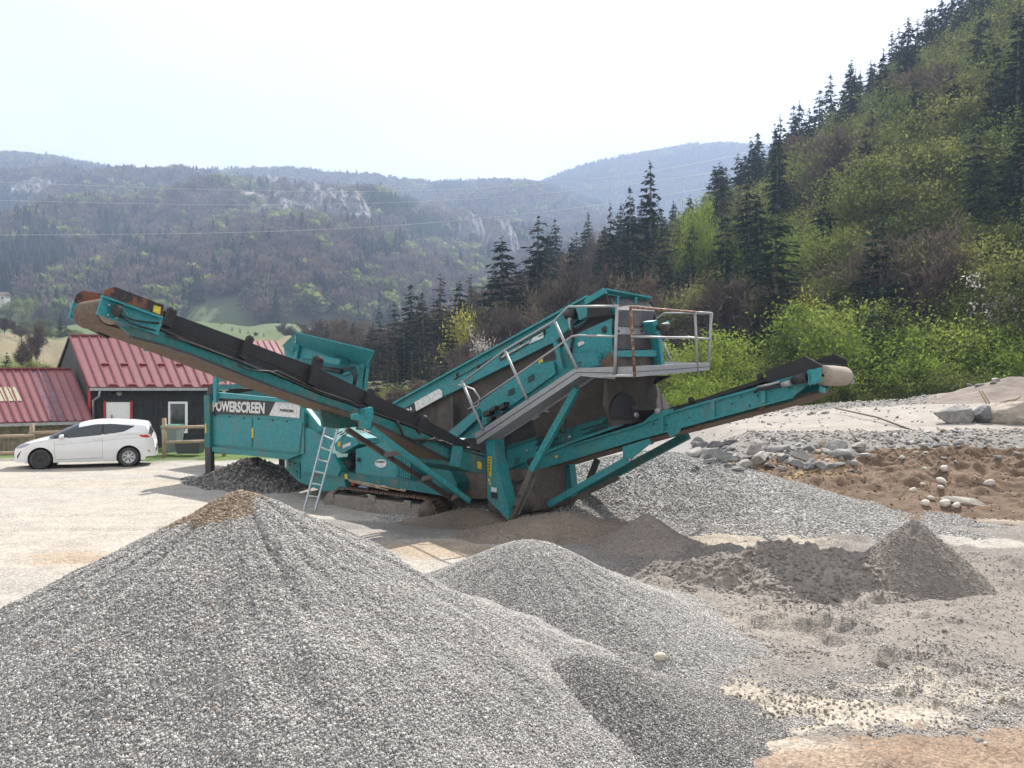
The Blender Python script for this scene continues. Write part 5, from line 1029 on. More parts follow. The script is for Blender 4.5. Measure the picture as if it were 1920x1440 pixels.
for (a, b) in (((1090, 806), (1136, 792.5)), ((1093, 815), (1139, 801.5)), ((1004, 835), (1047, 821.5)), ((1006, 844), (1030, 836))): mbeam('slot', a, b, vT - 0.062, 0.02, 0.022, 'black', skp)
for (x, y) in ((1149, 792), (988, 845), (1068, 819)): cyl('bolt', mp_(x, y, vT - .085), mp_(x, y, vT - .06), 0.03, 'galv', skp, 10)
for k in range(3): mbeam('slot', (964, 862 + 4 * k), (975, 859 + 4 * k), vT - 0.062, 0.02, 0.012, 'dark', skp)
mprism('slot', [(988, 861), (1006, 855), (1006, 867), (990, 873)], vT - 0.07, vT - 0.061, 'dark', skp); mprism('sticker', [(1040, 855), (1046, 853), (1046, 857), (1040, 859)], vT - 0.07, vT - 0.061, 'yellow', skp)
mprism('bracket', [(1205, 792), (1232, 770), (1262, 766), (1262, 772), (1215, 792)], vT - 0.04, vT - 0.002, 'teal', tcv); cyl('roller_end', mp_(1233, 770, vT - .1), mp_(1233, 770, vT), 0.05, 'galv', tcv)
mprism('wing', [(1190, 770), (1234, 750), (1232, 770), (1200, 790)], vT + 1.0, vT + 1.05, 'dark', tcv); cyl('roller', mp_(1165, 785, 1.0), mp_(1194, 776, 1.0), 0.06, 'galv', tcv)
q_ = [mp_(x, y - 4, vT + .1) for x, y in [(1150, 812)] + TT[2:]]; MB().strip(q_, [p + Td * 1.0 for p in q_], UP * 0.02).build('belt', MT['black'], tcv)
mprism('skirt', [(1258, 766), (1438, 706), (1438, 714), (1262, 771)], vT + 0.0, vT + 0.03, 'black', tcv)
mprism('guard', [(1434, 697), (1510, 668), (1541, 685), (1539, 690), (1440, 716)], vT - 0.02, vT + 0.02, 'black', tcv); mprism('guard', [(1500, 700), (1532, 674), (1564, 663), (1588, 674), (1588, 690)], vT + 1.18, vT + 1.22, 'black', tcv)
for (x, y) in ((1296, 750), (1425, 706)): cyl('roller', mp_(x, y, vT - .04), mp_(x, y, vT + .12), 0.055, 'black', tcv)
dc = mp_(1543, 704, vT + 0.08); MB().lathe(dc, Td, [(0.02, 0.0), (0.135, 0.0), (0.150, 0.04), (0.156, 0.5), (0.150, 1.0), (0.135, 1.04), (0.02, 1.04)], 28).build('head_drum', MT['beltpale'], tcv, True)
hb = mprism('head_bracket', [(1516, 695), (1537, 689), (1539, 716), (1518, 721)], vT - 0.2, vT - 0.16, 'teal', tcv); mprism('plate', [(1514, 694), (1520, 692), (1522, 720), (1516, 722)], vT - 0.2, vT + 0.0, 'teal', hb)
cyl('motor', mp_(1490, 713, vT - 0.12), mp_(1512, 707, vT - 0.12), 0.075, 'dark', tcv); cyl('motor_end', mp_(1484, 715, vT - .12), mp_(1490, 713, vT - .12), 0.055, 'black', tcv); cyl('gearbox', mp_(1466, 722, vT - .1), mp_(1486, 716, vT - .1), 0.045, 'galv', tcv)
pipe('hose', [mp_(x, y, vT - .1) for x, y in ((1484, 716), (1462, 724), (1440, 728), (1422, 730), (1414, 736))], 0.022, 'black', tcv); pipe('hose', [mp_(x, y, vT - .1) for x, y in ((1420, 726), (1440, 722), (1462, 716))], 0.02, 'galv', tcv)
mprism('scraper', [(1488, 745), (1520, 735), (1545, 730), (1544, 735), (1490, 749)], vT + .1, vT + 0.16, 'dark', tcv); mprism('bracket', [(1536, 724), (1544, 728), (1544, 737), (1536, 735)], vT - .02, vT + .1, 'teal', tcv)
mprism('head_bracket', [(1588, 700), (1600, 702), (1598, 712), (1588, 714)], vT + 1.16, vT + 1.22, 'teal', tcv); mprism('bracket', [(1594, 713), (1600, 712), (1598, 720), (1595, 720)], vT + 1.1, vT + 1.18, 'galv', tcv)
for (x, y) in ((1430, 764), (1310, 800), (1220, 826)): cyl('return_roller', mp_(x, y, vT + .1), mp_(x, y, vT + 1.1), 0.07, 'rust', tcv)
q_ = [mp_(x, y + 3, vT + .1) for x, y in [(1000, 880), (1200, 823), (1342, 786), (1486, 748), (1530, 730)]]; MB().strip(q_, [p + Td * 1.0 for p in q_], UP * -0.02).build('return_belt', MT['belt'], tcv)
bk = mprism('bracket', [(1167, 838), (1215, 823), (1218, 831), (1180, 861), (1168, 860)], vT - 0.08, vT - 0.003, 'teal', tcv); mprism('bracket', [(1250, 808), (1275, 801), (1272, 812), (1256, 820)], vT - 0.05, vT - 0.003, 'teal', tcv)
mbeam('support_strut', (1030, 946), (1176, 862), vT - 0.05, 0.10, 0.11, 'teal', tcv); mbeam('support_strut', (1036, 952), (1290, 816), vT + 1.1, 0.12, 0.14, 'teal_dirty_shaded', tcv); mbeam('support_bar', (1042, 952), (1160, 895), vT + 0.5, 0.07, 0.08, 'dusty', tcv)
mbeam('support_bar', (1120, 862), (1104, 902), vT + 0.3, 0.08, 0.10, 'dark', tcv)
mprism('rear_leg', [(1050, 874), (1067, 870), (1072, 912), (1070, 940), (1056, 940)], 1.6, 1.8, 'teal')
# --- stabilising legs at the machine's end
yl = mprism('stabiliser_leg', [(911, 826), (927, 824), (929, 854), (942, 910), (954, 960), (954, 977), (914, 935), (912, 854)], 0.10, 0.38, 'teal')
mprism('warning_strip', [(914.5, 856), (921.5, 856), (921, 895), (914.5, 889)], 0.086, 0.098, 'yellow', yl)
lettering('lettering', 'A B A H A T', mp_(919.6, 857.5, .086), mp_(919.3, 891, .086), mp_(916.2, 889, .086), mp_(916, 857.5, .086), e_, 'signblack', yl)
for (x, y) in ((917, 900), (919, 907)): mprism('sticker', [(x - 2, y - 2.4), (x + 2, y - 2), (x + 2, y + 2.4), (x - 2, y + 2)], 0.09, 0.098, 'yellow', yl)
mprism('sticker', [(921, 913), (931, 915), (931, 923), (921, 922)], 0.088, 0.098, 'white', yl); mprism('slot', [(920, 923), (932, 924.5), (932, 936), (921, 934)], 0.088, 0.098, 'black', yl)
jl = mbeam('jack_leg', (1082, 728), (997, 882), 0.22, 0.10, 0.115, 'teal'); mbeam('inner_leg', (999, 878), (961, 971), 0.22, 0.09, 0.11, 'dusty', jl); mbeam('foot', (955, 966), (967, 972), 0.22, 0.2, 0.1, 'dusty', jl); mbeam('rod', (1001, 898), (969, 968), 0.34, 0.04, 0.04, 'galv', jl)
for (x, y) in ((974, 930), (964, 950)): cyl('pin_hole', mp_(x, y, .15), mp_(x, y, .17), 0.022, 'black', jl, 8)
mprism('base_block', [(915, 905), (960, 880), (1010, 878), (1012, 955), (930, 975), (916, 960)], 0.75, 1.9, 'dusty'); cyl('base_drum', mp_(965, 935, 0.6), mp_(1030, 935, 1.2), 0.25, 'dusty')
pipe('hose', [mp_(x, y, .6) for x, y in ((948, 890), (958, 902), (972, 905), (984, 898), (996, 884))], 0.016, 'black'); pipe('hose', [mp_(x, y, .7) for x, y in ((985, 776), (1000, 787), (1012, 780), (1010, 770), (1030, 772))], 0.016, 'galv'); pipe('hose', [mp_(x, y, .3) for x, y in ((1048, 800), (1052, 812), (1058, 812), (1061, 806), (1060, 780))], 0.014, 'black')
mprism('under_frame', [(862, 828), (960, 775), (1012, 760), (1012, 850), (955, 884), (925, 884), (900, 850)], 0.95, 2.2, 'dark')
mprism('fold_panel', [(566, 758), (640, 772), (660, 800), (640, 835), (604, 806)], 1.3, 1.36, 'teal_dirty_shaded')
mprism('rear_panel', [(640, 775), (780, 800), (860, 850), (860, 900), (770, 860), (741, 826), (671, 835), (640, 820)], 2.2, 2.3, 'teal_dirty_shaded')
mprism('fold_panel', [(566, 752), (612, 760), (630, 800), (604, 812)], 0.95, 1.0, 'teal_dirty_shaded')
# ------------------------------------------------------------------ ladder, clipboard, poles on the track
lb0, lb1 = Vector(at(570, 957, 16.35)), Vector(at(591, 957, 16.25)); lt0, lt1 = Vector(at(613, 789, 17.35)), Vector(at(634, 800, 17.2))
ld_ = empty('ladder', (lb0 + lb1) / 2); tag(ld_, 'aluminium ladder leaning against the teal body beside the tracks', 'ladder')
MB().beam(lb0, lt0, 0.024, 0.05, Ld).build('stile', MT['alu'], ld_); MB().beam(lb1, lt1, 0.024, 0.05, Ld).build('stile', MT['alu'], ld_)
for k in range(8):
    t = 0.02 + k * 0.135
    if t < 1: MB().beam(lb0.lerp(lt0, t), lb1.lerp(lt1, t), 0.026, 0.026).build('rung', MT['alu'], ld_)
m, n, b = newmat('clipboard_blue'); b.inputs['Base Color'].default_value = (0.06, 0.09, 0.25, 1); MT['clip'] = m
m, n, b = newmat('paper'); b.inputs['Base Color'].default_value = (0.75, 0.77, 0.85, 1); MT['paper'] = m
tv_ = Td * math.cos(.3) + UP * math.sin(.3); uv_ = UP * math.cos(.3) - Td * math.sin(.3); cb = empty('clipboard', M(6.75, 0.6, 0.235)); tag(cb, 'blue clipboard with white paper lying on the track', 'clipboard')
MB().box(M(6.85, 0.56, 0.285), Ld, tv_, uv_, 0.19, 0.14, 0.006).build('board', MT['clip'], cb); MB().box(M(6.87, 0.56, 0.285) + uv_ * .009, Ld, tv_, uv_, 0.14, 0.12, 0.002).build('sheet', MT['paper'], cb)
m, n, b = newmat('pale_wood'); n.links.new(ramp(n, noise(n, 8, 5), [(0.3, (0.26, 0.19, 0.13)), (0.7, (0.42, 0.33, 0.24))]), b.inputs['Base Color']); b.inputs['Roughness'].default_value = 0.85; MT['wood'] = m
m, n, b = newmat('orange_plastic'); b.inputs['Base Color'].default_value = (0.45, 0.09, 0.03, 1); MT['orange'] = m
for (a, b_) in (((652, 899), (760, 921)), ((655, 902), (728, 919))): tag(MB().tube([mp_(*a, 0.40), mp_(*b_, 0.40)], 0.018, 8).build('wooden_pole', MT['wood'], None, True), 'longer pale pole lying along the track top' if b_[0] == 760 else 'shorter pale pole lying along the track top', 'pole')
oc = MB(); oc.lathe(M(7.35, 0.6, 0.235), UP, [(0.0, 0), (0.07, 0), (0.075, 0.03), (0.06, 0.10), (0.03, 0.13), (0.0, 0.13)], 14); tag(oc.build('orange_cap', MT['orange'], None, True), 'small orange plastic cap lying on the track', 'cap')
# ------------------------------------------------------------------ car
MT['carwhite'] = paint('white_car_paint', (0.78, 0.79, 0.80), 0.25, damt=0.12, dirt=(0.5, 0.46, 0.4), var=0.02, scale=1.2); MT['carwhite'].node_tree.nodes['Principled BSDF'].inputs['Coat Weight'].default_value = 0.6
m, n, b = newmat('car_glass'); b.inputs['Base Color'].default_value = (0.025, 0.035, 0.045, 1); b.inputs['Roughness'].default_value = 0.06; b.inputs['Specular IOR Level'].default_value = 0.8; MT['glass'] = m
m, n, b = newmat('tyre_rubber'); n.links.new(ramp(n, noise(n, 6, 4), [(0.3, (0.03, 0.03, 0.03)), (0.7, (0.075, 0.07, 0.066))]), b.inputs['Base Color']); b.inputs['Roughness'].default_value = 0.85; MT['tyre'] = m
m, n, b = newmat('red_lamp'); b.inputs['Base Color'].default_value = (0.5, 0.02, 0.02, 1); b.inputs['Roughness'].default_value = 0.15; MT['redlamp'] = m
m, n, b = newmat('lamp_lens'); b.inputs['Base Color'].default_value = (0.33, 0.36, 0.42, 1); b.inputs['Roughness'].default_value = 0.12; b.inputs['Metallic'].default_value = 0.4; MT['lens'] = m
m, n, b = newmat('hubcap_silver'); b.inputs['Base Color'].default_value = (0.55, 0.56, 0.58, 1); b.inputs['Roughness'].default_value = 0.35; b.inputs['Metallic'].default_value = 0.5; MT['hub'] = m
def I(xs, ys): return lambda x: np.interp(x, xs[::-1], ys[::-1])
c_zt = I([2.04, 2.0, 1.9, 1.75, 1.4, 1.1, .75, .3, 0, -.3, -.8, -1.3, -1.65, -1.76, -1.80, -1.87, -1.93, -1.98, -2.0], [.55, .66, .735, .80, .90, .97, 1.15, 1.355, 1.43, 1.465, 1.465, 1.435, 1.395, 1.365, 1.23, 1.08, .96, .80, .66])
c_zs = I([2.04, 2.0, 1.9, 1.5, 1.1, 0, -.8, -1.4, -1.75, -1.9, -1.98, -2.0], [.50, .60, .68, .80, .87, .93, .99, 1.03, 1.03, .92, .66, .46])
c_ws = I([2.04, 2.0, 1.9, 1.75, 1.5, 1.0, 0, -1.0, -1.5, -1.75, -1.9, -1.98, -2.0], [.50, .60, .70, .775, .835, .86, .865, .86, .84, .80, .74, .66, .60])
XF, XR = 1.27, -1.22
def c_zb(x):
    z = np.where(x > 1.7, 0.22, np.where(x < -1.7, 0.30, 0.185))
    for xw in (XF, XR):
        k = 0.355 ** 2 - (x - xw) ** 2; z = np.where(k > 0, np.maximum(z, 0.30 + np.sqrt(np.maximum(k, 0))), z)
    return z
def c_W(x, z):
    zs, zt, ws = c_zs(x), c_zt(x), c_ws(x); t = np.clip((z - zs) / np.maximum(zt - zs, 1e-3), 0, 1); g = np.clip((zt - zs - .12) / .3, 0, 1); p = 2.2 + 5.5 * g
    low = ws * (1 - 0.06 * ((z - 0.62) / 0.42) ** 2 * (z < zs)); low = low * (1 - 0.010 * np.exp(-((z - 0.40) / 0.05) ** 2))
    return np.where(z <= zs, low, ws * .985 * (1 - .21 * t * g) * (1 - t ** p) ** (1 / 2.2))
car = empty('parked_car', (0, 0, 0)); tag(car, 'white three door hatchback parked before the low red roofed building', 'car')
xs = np.unique(np.concatenate([np.linspace(-2.0, 2.04, 90), XF + 0.355 * np.cos(np.linspace(0, np.pi, 23)), XR + 0.355 * np.cos(np.linspace(0, np.pi, 23))]))
def c_sec(x):
    zb = float(c_zb(np.array(x))); zs = float(c_zs(x)); zt = float(c_zt(x)); zs = max(zs, zb + 0.02)
    z = np.concatenate([np.linspace(zb, zs, 12), zs + (zt - zs) * np.sin(np.linspace(0.08, 1, 15) * np.pi / 2)]); y = c_W(np.full(len(z), x), z); y[-1] = 0.0; return y, z
Vb = []
for x in xs:
    y, z = c_sec(x); Vb.append(np.stack([np.full(2 * len(y) - 1, x), np.concatenate([y, -y[-2::-1]]), np.concatenate([z, z[-2::-1]])], -1))
Vb = np.array(Vb); nc_ = Vb.shape[1]; nv_ = len(xs) * nc_; cap_ = np.concatenate([np.stack([np.full(nc_ - 2, e0_), e0_ + np.arange(1, nc_ - 1), e0_ + np.arange(2, nc_)], -1) for e0_ in (0, nv_ - nc_)]); me = npmesh('body', Vb.reshape(-1, 3), gridquads(len(xs), nc_), cap_, smooth=True)
link('body', me, MT['carwhite'], car)
def cgrid(name, fn, na, nb, mat, par=car):
    A = np.array([[fn(i / (na - 1), j / (nb - 1)) for j in range(nb)] for i in range(na)]); return link(name, npmesh(name, A.reshape(-1, 3), gridquads(na, nb), smooth=True), MT[mat], par)
def sidepatch(name, lo, hi, x0, x1, mat, off=0.006, na=26, nb=7):
    for sgn in (1, -1):
        def fn(s, t):
            x = x0 + (x1 - x0) * s; z = lo(x) * (1 - t) + hi(x) * t; return (x, sgn * (float(c_W(np.array(x), np.array(z))) + off), z)
        cgrid(name, fn, na, nb, mat)
wlo = I([1.03, .6, 0, -.5, -1.1, -1.34], [.875, .905, .955, 1.0, 1.10, 1.235]); whi = I([1.03, .6, .3, -.25, -.75, -1.34], [.876, 1.055, 1.20, 1.305, 1.31, 1.245])
sidepatch('window_trim', lambda x: wlo(x) - .012, lambda x: whi(x) + .012, 1.05, -1.37, 'dark', 0.003)
sidepatch('side_window', wlo, whi, .52, -.44, 'glass', 0.009); sidepatch('side_window', wlo, whi, -.50, -1.33, 'glass', 0.009)
def loftpatch(name, x0, x1, t0, mat, off):
    def fn(s, t):
        x = x0 + (x1 - x0) * s; zs, zt = float(c_zs(x)), float(c_zt(x)); a = -1 + 2 * t; tt = 1 - (1 - t0) * abs(a) ** 2.2; z = zs + (zt - zs) * min(tt, 0.9999); y = float(c_W(np.array(x), np.array(z))) * (1 if a >= 0 else -1)
        if abs(a) < 0.02: y = 0
        return (x + off[0], y, z + off[1])
    cgrid(name, fn, 16, 21, mat)
loftpatch('windscreen', 1.02, 0.22, 0.30, 'glass', (0.006, 0.008)); loftpatch('rear_window', -1.805, -1.895, 0.25, 'glass', (-0.012, 0.004))
for sgn in (1, -1):
    def fn(s, t):
        x = 1.98 - 0.42 * s; zc = 0.655 + 0.115 * s; z = zc + (t - 0.5) * 0.115 * math.sin(math.pi * (0.12 + 0.8 * s)) ; return (x + .004, sgn * (float(c_W(np.array(x), np.array(z))) + .008), z)
    cgrid('headlight', fn, 12, 6, 'lens')
    def fn(s, t):
        x = -1.54 - 0.36 * s; z = 0.955 + 0.01 * s + (t - .5) * 0.16 * math.sin(math.pi * (0.1 + 0.75 * s)); return (x, sgn * (float(c_W(np.array(x), np.array(z))) + .010), z)
    cgrid('tail_light', fn, 12, 6, 'redlamp')
    def fn(s, t):
        x = 1.93 - 0.12 * s; z = 0.34 + 0.20 * s * 0.9 + (t - .5) * 0.10 * (1 - 0.7 * s) + 0.02; return (x, sgn * (float(c_W(np.array(x), np.array(z))) + .006), z)
    cgrid('fog_recess', fn, 6, 4, 'dark')
    def fn(s, t): x = -1.78 - .07 * s; z = .47 - .05 * s + t * .04; return (x, sgn * (float(c_W(np.array(x), np.array(z))) + .006), z)
    cgrid('reflector', fn, 3, 3, 'redlamp')
    # door seams, handle, mirror
    for (x0, z0, x1, z1_) in ((0.86, .27, 0.89, .86), (-.47, .30, -.46, .99), (0.86, .27, -.47, .30), (.89, .72, -1.5, .90)):
        P_ = []
        for k in range(15):
            x = x0 + (x1 - x0) * k / 14; z = z0 + (z1_ - z0) * k / 14; P_.append((x, sgn * (float(c_W(np.array(x), np.array(z))) + .001), z))
        MB().tube(P_, 0.0035, 4).build('door_seam', MT['dark'], car)
    hy = float(c_W(np.array(-.3), np.array(.86))); MB().tube([(-.20, sgn * hy, .845), (-.25, sgn * (hy + .03), .85), (-.36, sgn * (hy + .03), .858), (-.40, sgn * hy, .862)], 0.013, 6).build('door_handle', MT['carwhite'], car, True)
    my = float(c_W(np.array(.72), np.array(.93))); q_ = MB(); q_.lathe((.66, sgn * (my + .10), .965), (1, 0, 0), [(0.0, -.05), (.06, -.05), (.075, -.02), (.07, .04), (.04, .08), (0, .09)], 12); mi_ = q_.build('mirror', MT['carwhite'], car, True); MB().beam((.68, sgn * (my - .03), .885), (.67, sgn * (my + .08), .92), .06, .03).build('mirror_foot', MT['dark'], mi_)
    for xw, hub in ((XF, False), (XR, True)):
        wl = empty('wheel', (xw, sgn * 0.75, 0.295)); wl.parent = car
        q_ = MB(); q_.lathe((xw, sgn * 0.75, .295), (0, sgn, 0), [(.19, -.09), (.275, -.09), (.297, -.065), (.300, 0), (.297, .065), (.275, .095), (.205, .095), (.195, .075)], 36); ty = q_.build('tyre', MT['tyre'], wl, True)
        q_ = MB(); q_.lathe((xw, sgn * 0.75, .295), (0, sgn, 0), [(.198, .08), (.185, .092), (.175, .05), (.06, .055), (.04, .075), (0, .075)], 28); q_.build('rim', MT['hub' if hub else 'tyre'], wl, True)
        if hub:
            for k in range(7):
                a = 6.283 * k / 7; ca, sa = math.cos(a), math.sin(a); MB().beam((xw + .075 * ca, sgn * .818, .295 + .075 * sa), (xw + .165 * ca, sgn * .826, .295 + .165 * sa), .028, .012, (0, 1, 0)).build('spoke_gap', MT['dark'], wl)
        MB().lathe((xw, sgn * 0.60, .30), (0, 1, 0), [(0.0, -.2), (.352, -.2), (.352, .2)], 24).build('arch_liner', MT['dark'], car, True)
MB().abox(-1.55, 1.7, -.70, .70, .18, .40).build('underbody', MT['dark'], car)
MB().tube([(-1.2, .55, 1.44), (-1.35, .56, 1.50)], .006, 5).build('aerial', MT['dark'], car)
cc = at(169, 800, 24.3); fwd = math.atan2(-0.36, -0.933); wf = hit(79, 880); car.location = (cc.x, cc.y, 0.0); car.rotation_euler = (0, 0, fwd); car.scale = (.955, .98, 1.0)
car.location.z = float(gz(np.array([cc.x]), np.array([cc.y]))[0]) + 0.005
# ------------------------------------------------------------------ buildings
def cladmat(name, col, rough=0.8, sc_=9.0, var=0.35): return paint(name, col, rough, damt=0.25, dirt=tuple(min(1, c * 1.5 + .02) for c in col), scale=1.2, var=var)
MT['blackboard'] = cladmat('black_boards', (0.028, 0.029, 0.033)); MT['greyboard'] = cladmat('dark_grey_boards', (0.075, 0.075, 0.08)); MT['beigeboard'] = cladmat('beige_boards', (0.30, 0.25, 0.18)); MT['redroof'] = paint('red_sheet_roof', (0.225, 0.082, 0.088), 0.5, damt=0.4, dirt=(0.28, 0.135, 0.135), scale=0.8, var=0.08)
MT['redroof2'] = paint('darker_red_sheet_roof', (0.27, 0.10, 0.105), 0.5, damt=0.3, dirt=(0.33, 0.16, 0.16), scale=0.8, var=0.1); MT['redseam'] = paint('red_seam', (0.20, 0.035, 0.04), 0.5, damt=0.1, var=0.1); MT['red'] = paint('red_trim', (0.42, 0.03, 0.035), 0.5, damt=0.1); MT['purple'] = paint('purplish_sheet_roof', (0.17, 0.075, 0.10), 0.5, damt=0.2, scale=.8)
MT['whitepvc'] = paint('white_door', (0.82, 0.82, 0.83), 0.5, var=0.05, damt=0.05, dirt=(.5, .48, .45)); MT['zinc'] = paint('zinc', (0.36, 0.37, 0.38), 0.45, 0.5, damt=0.2); MT['flash'] = paint('slate_flashing', (0.06, 0.07, 0.10), 0.5, damt=0.2); MT['skylight'] = paint('ribbed_skylight', (0.40, 0.37, 0.25), 0.6, damt=0.4, scale=4)
def quad(p, s, t): return p[0] * (1 - s) * (1 - t) + p[1] * s * (1 - t) + p[2] * s * t + p[3] * (1 - s) * t
def seamroof(bld, p, ns, mats, seam='redseam', first=0.0):
    """roof plane p: eave left, eave right, ridge right, ridge left; made of ns sheets with raised seams"""
    nrm = (p[1] - p[0]).cross(p[3] - p[0]).normalized()
    if nrm.z < 0: nrm = -nrm
    for k in range(ns):
        a, b = k / ns, (k + 1) / ns; MB().prism([quad(p, a, 0), quad(p, b, 0), quad(p, b, 1), quad(p, a, 1)], nrm * 0.04).build('roof_sheet', MT[mats[k % len(mats)]], bld)
    for k in range(ns + 1): MB().beam(quad(p, k / ns, 0) + nrm * .06, quad(p, k / ns, 1) + nrm * .06, 0.05, 0.06, nrm).build('roof_seam', MT[seam], bld)
    return nrm
# main building
b1 = empty('red_roofed_building', at(172, 830, 30)); tag(b1, 'black boarded building with a steep red sheet roof and white door', 'building')
E0, E1 = at(168, 727, 30.0), at(428, 727, 31.8); R0, R1 = at(131, 631, 33.6), at(388, 632, 35.4); K0 = at(92, 735, 37.0); K1 = K0 + (R1 - R0)
p = [E0, E1, R1, R0]; nrm = seamroof(b1, p, 15, ['redroof'])
MB().prism([R0, R1, K1, K0], UP * 0.04).build('roof_back', MT['redroof'], b1); MB().beam(R0 + UP * .07, R1 + UP * .07, .22, .06).build('ridge_cap', MT['redroof'], b1)
for k in range(2, 15, 2):
    for t in (0.02, 0.40): a = quad(p, (k + 0.12) / 15, t) + nrm * .08; b = quad(p, (k + .88) / 15, t) + nrm * .08; MB().beam(a, b, .10, .10, nrm).build('snow_stop', MT['redseam'], b1)
fd = (E1 - E0).normalized(); bd = (K0 - E0); bd.z = 0; bdn = bd.normalized(); ins = 0.25
W0 = E0 + bdn * .35 + fd * .12; W1 = E1 + bdn * .35 - fd * .12; zg = 0.0
def wallp(name, a, b, ztop, mat, par, nb=0, th=0.03, zb=0.0):
    d = (b - a); L = Vector((d.x, d.y, 0)).length; dn = Vector((d.x, d.y, 0)) / L; nb = max(1, nb)
    for k in range(nb):
        q0 = a + dn * (L * k / nb); q1 = a + dn * (L * (k + 1) / nb - 0.012); MB().prism([Vector((q0.x, q0.y, zb)), Vector((q1.x, q1.y, zb)), Vector((q1.x, q1.y, ztop)), Vector((q0.x, q0.y, ztop))], dn.cross(UP) * -th).build(name, MT[mat], par)
    MB().prism([Vector((a.x, a.y, zb)), Vector((b.x, b.y, zb)), Vector((b.x, b.y, ztop)), Vector((a.x, a.y, ztop))], dn.cross(UP) * -th).build('wall', MT[mat], par).location += dn.cross(UP) * -th * 1.05
wallp('board', W0, W1, E0.z + .12, 'blackboard', b1, 26)
G0_, G1_ = W0, W0 + bdn * ((K0 - E0).length - .5); npn = 16
for k in range(npn):
    s0, s1 = k / npn, (k + 1) / npn - .004
    def zr(s):
        f = ((W0 + (G1_ - W0) * s) - E0).dot(bdn) / (K0 - E0).dot(bdn); rf = (R0 - E0).dot(bdn) / (K0 - E0).dot(bdn); return (E0.z + (R0.z - E0.z) * f / rf if f < rf else R0.z + (K0.z - R0.z) * (f - rf) / (1 - rf)) - .03
    q0, q1 = W0 + (G1_ - W0) * s0, W0 + (G1_ - W0) * s1; MB().prism([Vector((q0.x, q0.y, 0)), Vector((q1.x, q1.y, 0)), Vector((q1.x, q1.y, zr(s1))), Vector((q0.x, q0.y, zr(s0)))], fd * .04).build('gable_board', MT['greyboard'], b1)
wb_ = [W0 + fd * .2, W0 + fd * .2 + (G1_ - W0)]; MB().prism([Vector((wb_[0].x, wb_[0].y, 0)), Vector((wb_[1].x, wb_[1].y, 0)), Vector((wb_[1].x, wb_[1].y, E0.z))], fd * .05).build('wall', MT['greyboard'], b1)
MB().beam(E0 - bdn * .03 - UP * .06, E1 - bdn * .03 - UP * .06, .12, .11).build('gutter', MT['zinc'], b1)
MB().tube([E0 + fd * .35 - bdn * .02 - UP * .1, E0 + fd * .35 + bdn * .1 - UP * .35, E0 + fd * .18 + bdn * .26 - UP * .5, Vector((E0.x, E0.y, 0)) + fd * .18 + bdn * .26 + UP * .1], .05, 8).build('downpipe', MT['zinc'], b1, True)
MB().beam(Vector((W0.x, W0.y, 0)) - fd * .04, W0 - fd * .04 + UP * .02, .10, .10).build('corner_trim', MT['red'], b1)
MB().beam(R0 - fd * .02 + UP * .01, E0 - fd * .02 + UP * .01, .04, .14).build('verge_trim', MT['redseam'], b1); MB().beam(R0 - fd * .02 + UP * .01, K0 - fd * .02 + UP * .01, .04, .12).build('verge_trim', MT['dark'], b1)
nW = (W1 - W0).normalized(); oW = -Vector((-nW.y, nW.x, 0)); oW = oW if oW.y < 0 else -oW
def onw(x, y): return onplane(x, y, W0, oW)
def wq(name, x0, x1, y0, y1, mat, par, out0, out1):
    P_ = [onw(x0, y1), onw(x1, y1), onw(x1, y0), onw(x0, y0)]; return MB().prism([q_ + oW * out0 for q_ in P_], oW * (out1 - out0)).build(name, MT[mat], par)
dr = wq('door', 199.5, 244, 754, 826, 'whitepvc', b1, .035, .06); wq('door_frame', 194.5, 199.3, 752, 826, 'red', dr, .035, .09); wq('door_frame', 244.2, 249, 752, 826, 'red', dr, .035, .09); wq('door_handle', 209.5, 211, 778, 784, 'dark', dr, .061, .12)
wn = wq('window', 315.5, 352, 753, 812, 'whitepvc', b1, .035, .08); wq('pane', 319.5, 347, 757, 808, 'glass', wn, .081, .086)
lm = MB(); lc_ = onw(224, 738) + oW * .05; lm.lathe(lc_, oW, [(0.11, 0), (.10, .05), (.06, .09), (0, .1)], 14); lm.build('wall_lamp', MT['zinc'], b1, True)
# low building
b2 = empty('low_building', at(60, 840, 27.5)); tag(b2, 'low beige boarded building with faded red roof at the left edge', 'building')
e0, e1 = at(-120, 797, 27.5), at(172, 789, 29.5); r1, r0 = at(133, 694, 32.5), at(-160, 694, 30.5)
p2 = [e0, e1, r1, r0]; MATS2 = ['redroof'] * 12 + ['redroof', 'purple', 'purple', 'redroof2', 'redroof2', 'redroof2']
nr2 = seamroof(b2, p2, 18, MATS2); MB().beam(r0 + UP * .07, r1 + UP * .07, .25, .07).build('ridge_cap', MT['redseam'], b2); MB().beam(e0 - UP * .07, e1 - UP * .07, .12, .11).build('gutter', MT['zinc'], b2)
for k in range(3):
    s0 = 0.425 + .057 * k; q_ = [quad(p2, s0, .36), quad(p2, s0 + .05, .36), quad(p2, s0 + .042, .62), quad(p2, s0 - .006, .62)]; MB().prism([a + nr2 * .045 for a in q_], nr2 * .03).build('skylight', MT['skylight'], b2)
MB().prism([at(118, 699, 32.6), at(132, 699, 32.7), at(165, 776, 30.2), at(150, 776, 30.0)], nr2 * .10).build('flashing', MT['flash'], b2)
a, b = at(-118, 800, 27.9), at(165, 795, 29.9); wallp('board', a, b, e0.z - .12, 'beigeboard', b2, 34)
MB().prism([Vector((a.x, a.y, 0)), Vector((b.x, b.y, 0)), Vector((b.x + .5, b.y + 3, 0)), Vector((a.x, a.y + 3, 0))], UP * 1.2).build('wall', MT['beigeboard'], b2).location += Vector((0, .15, 0))
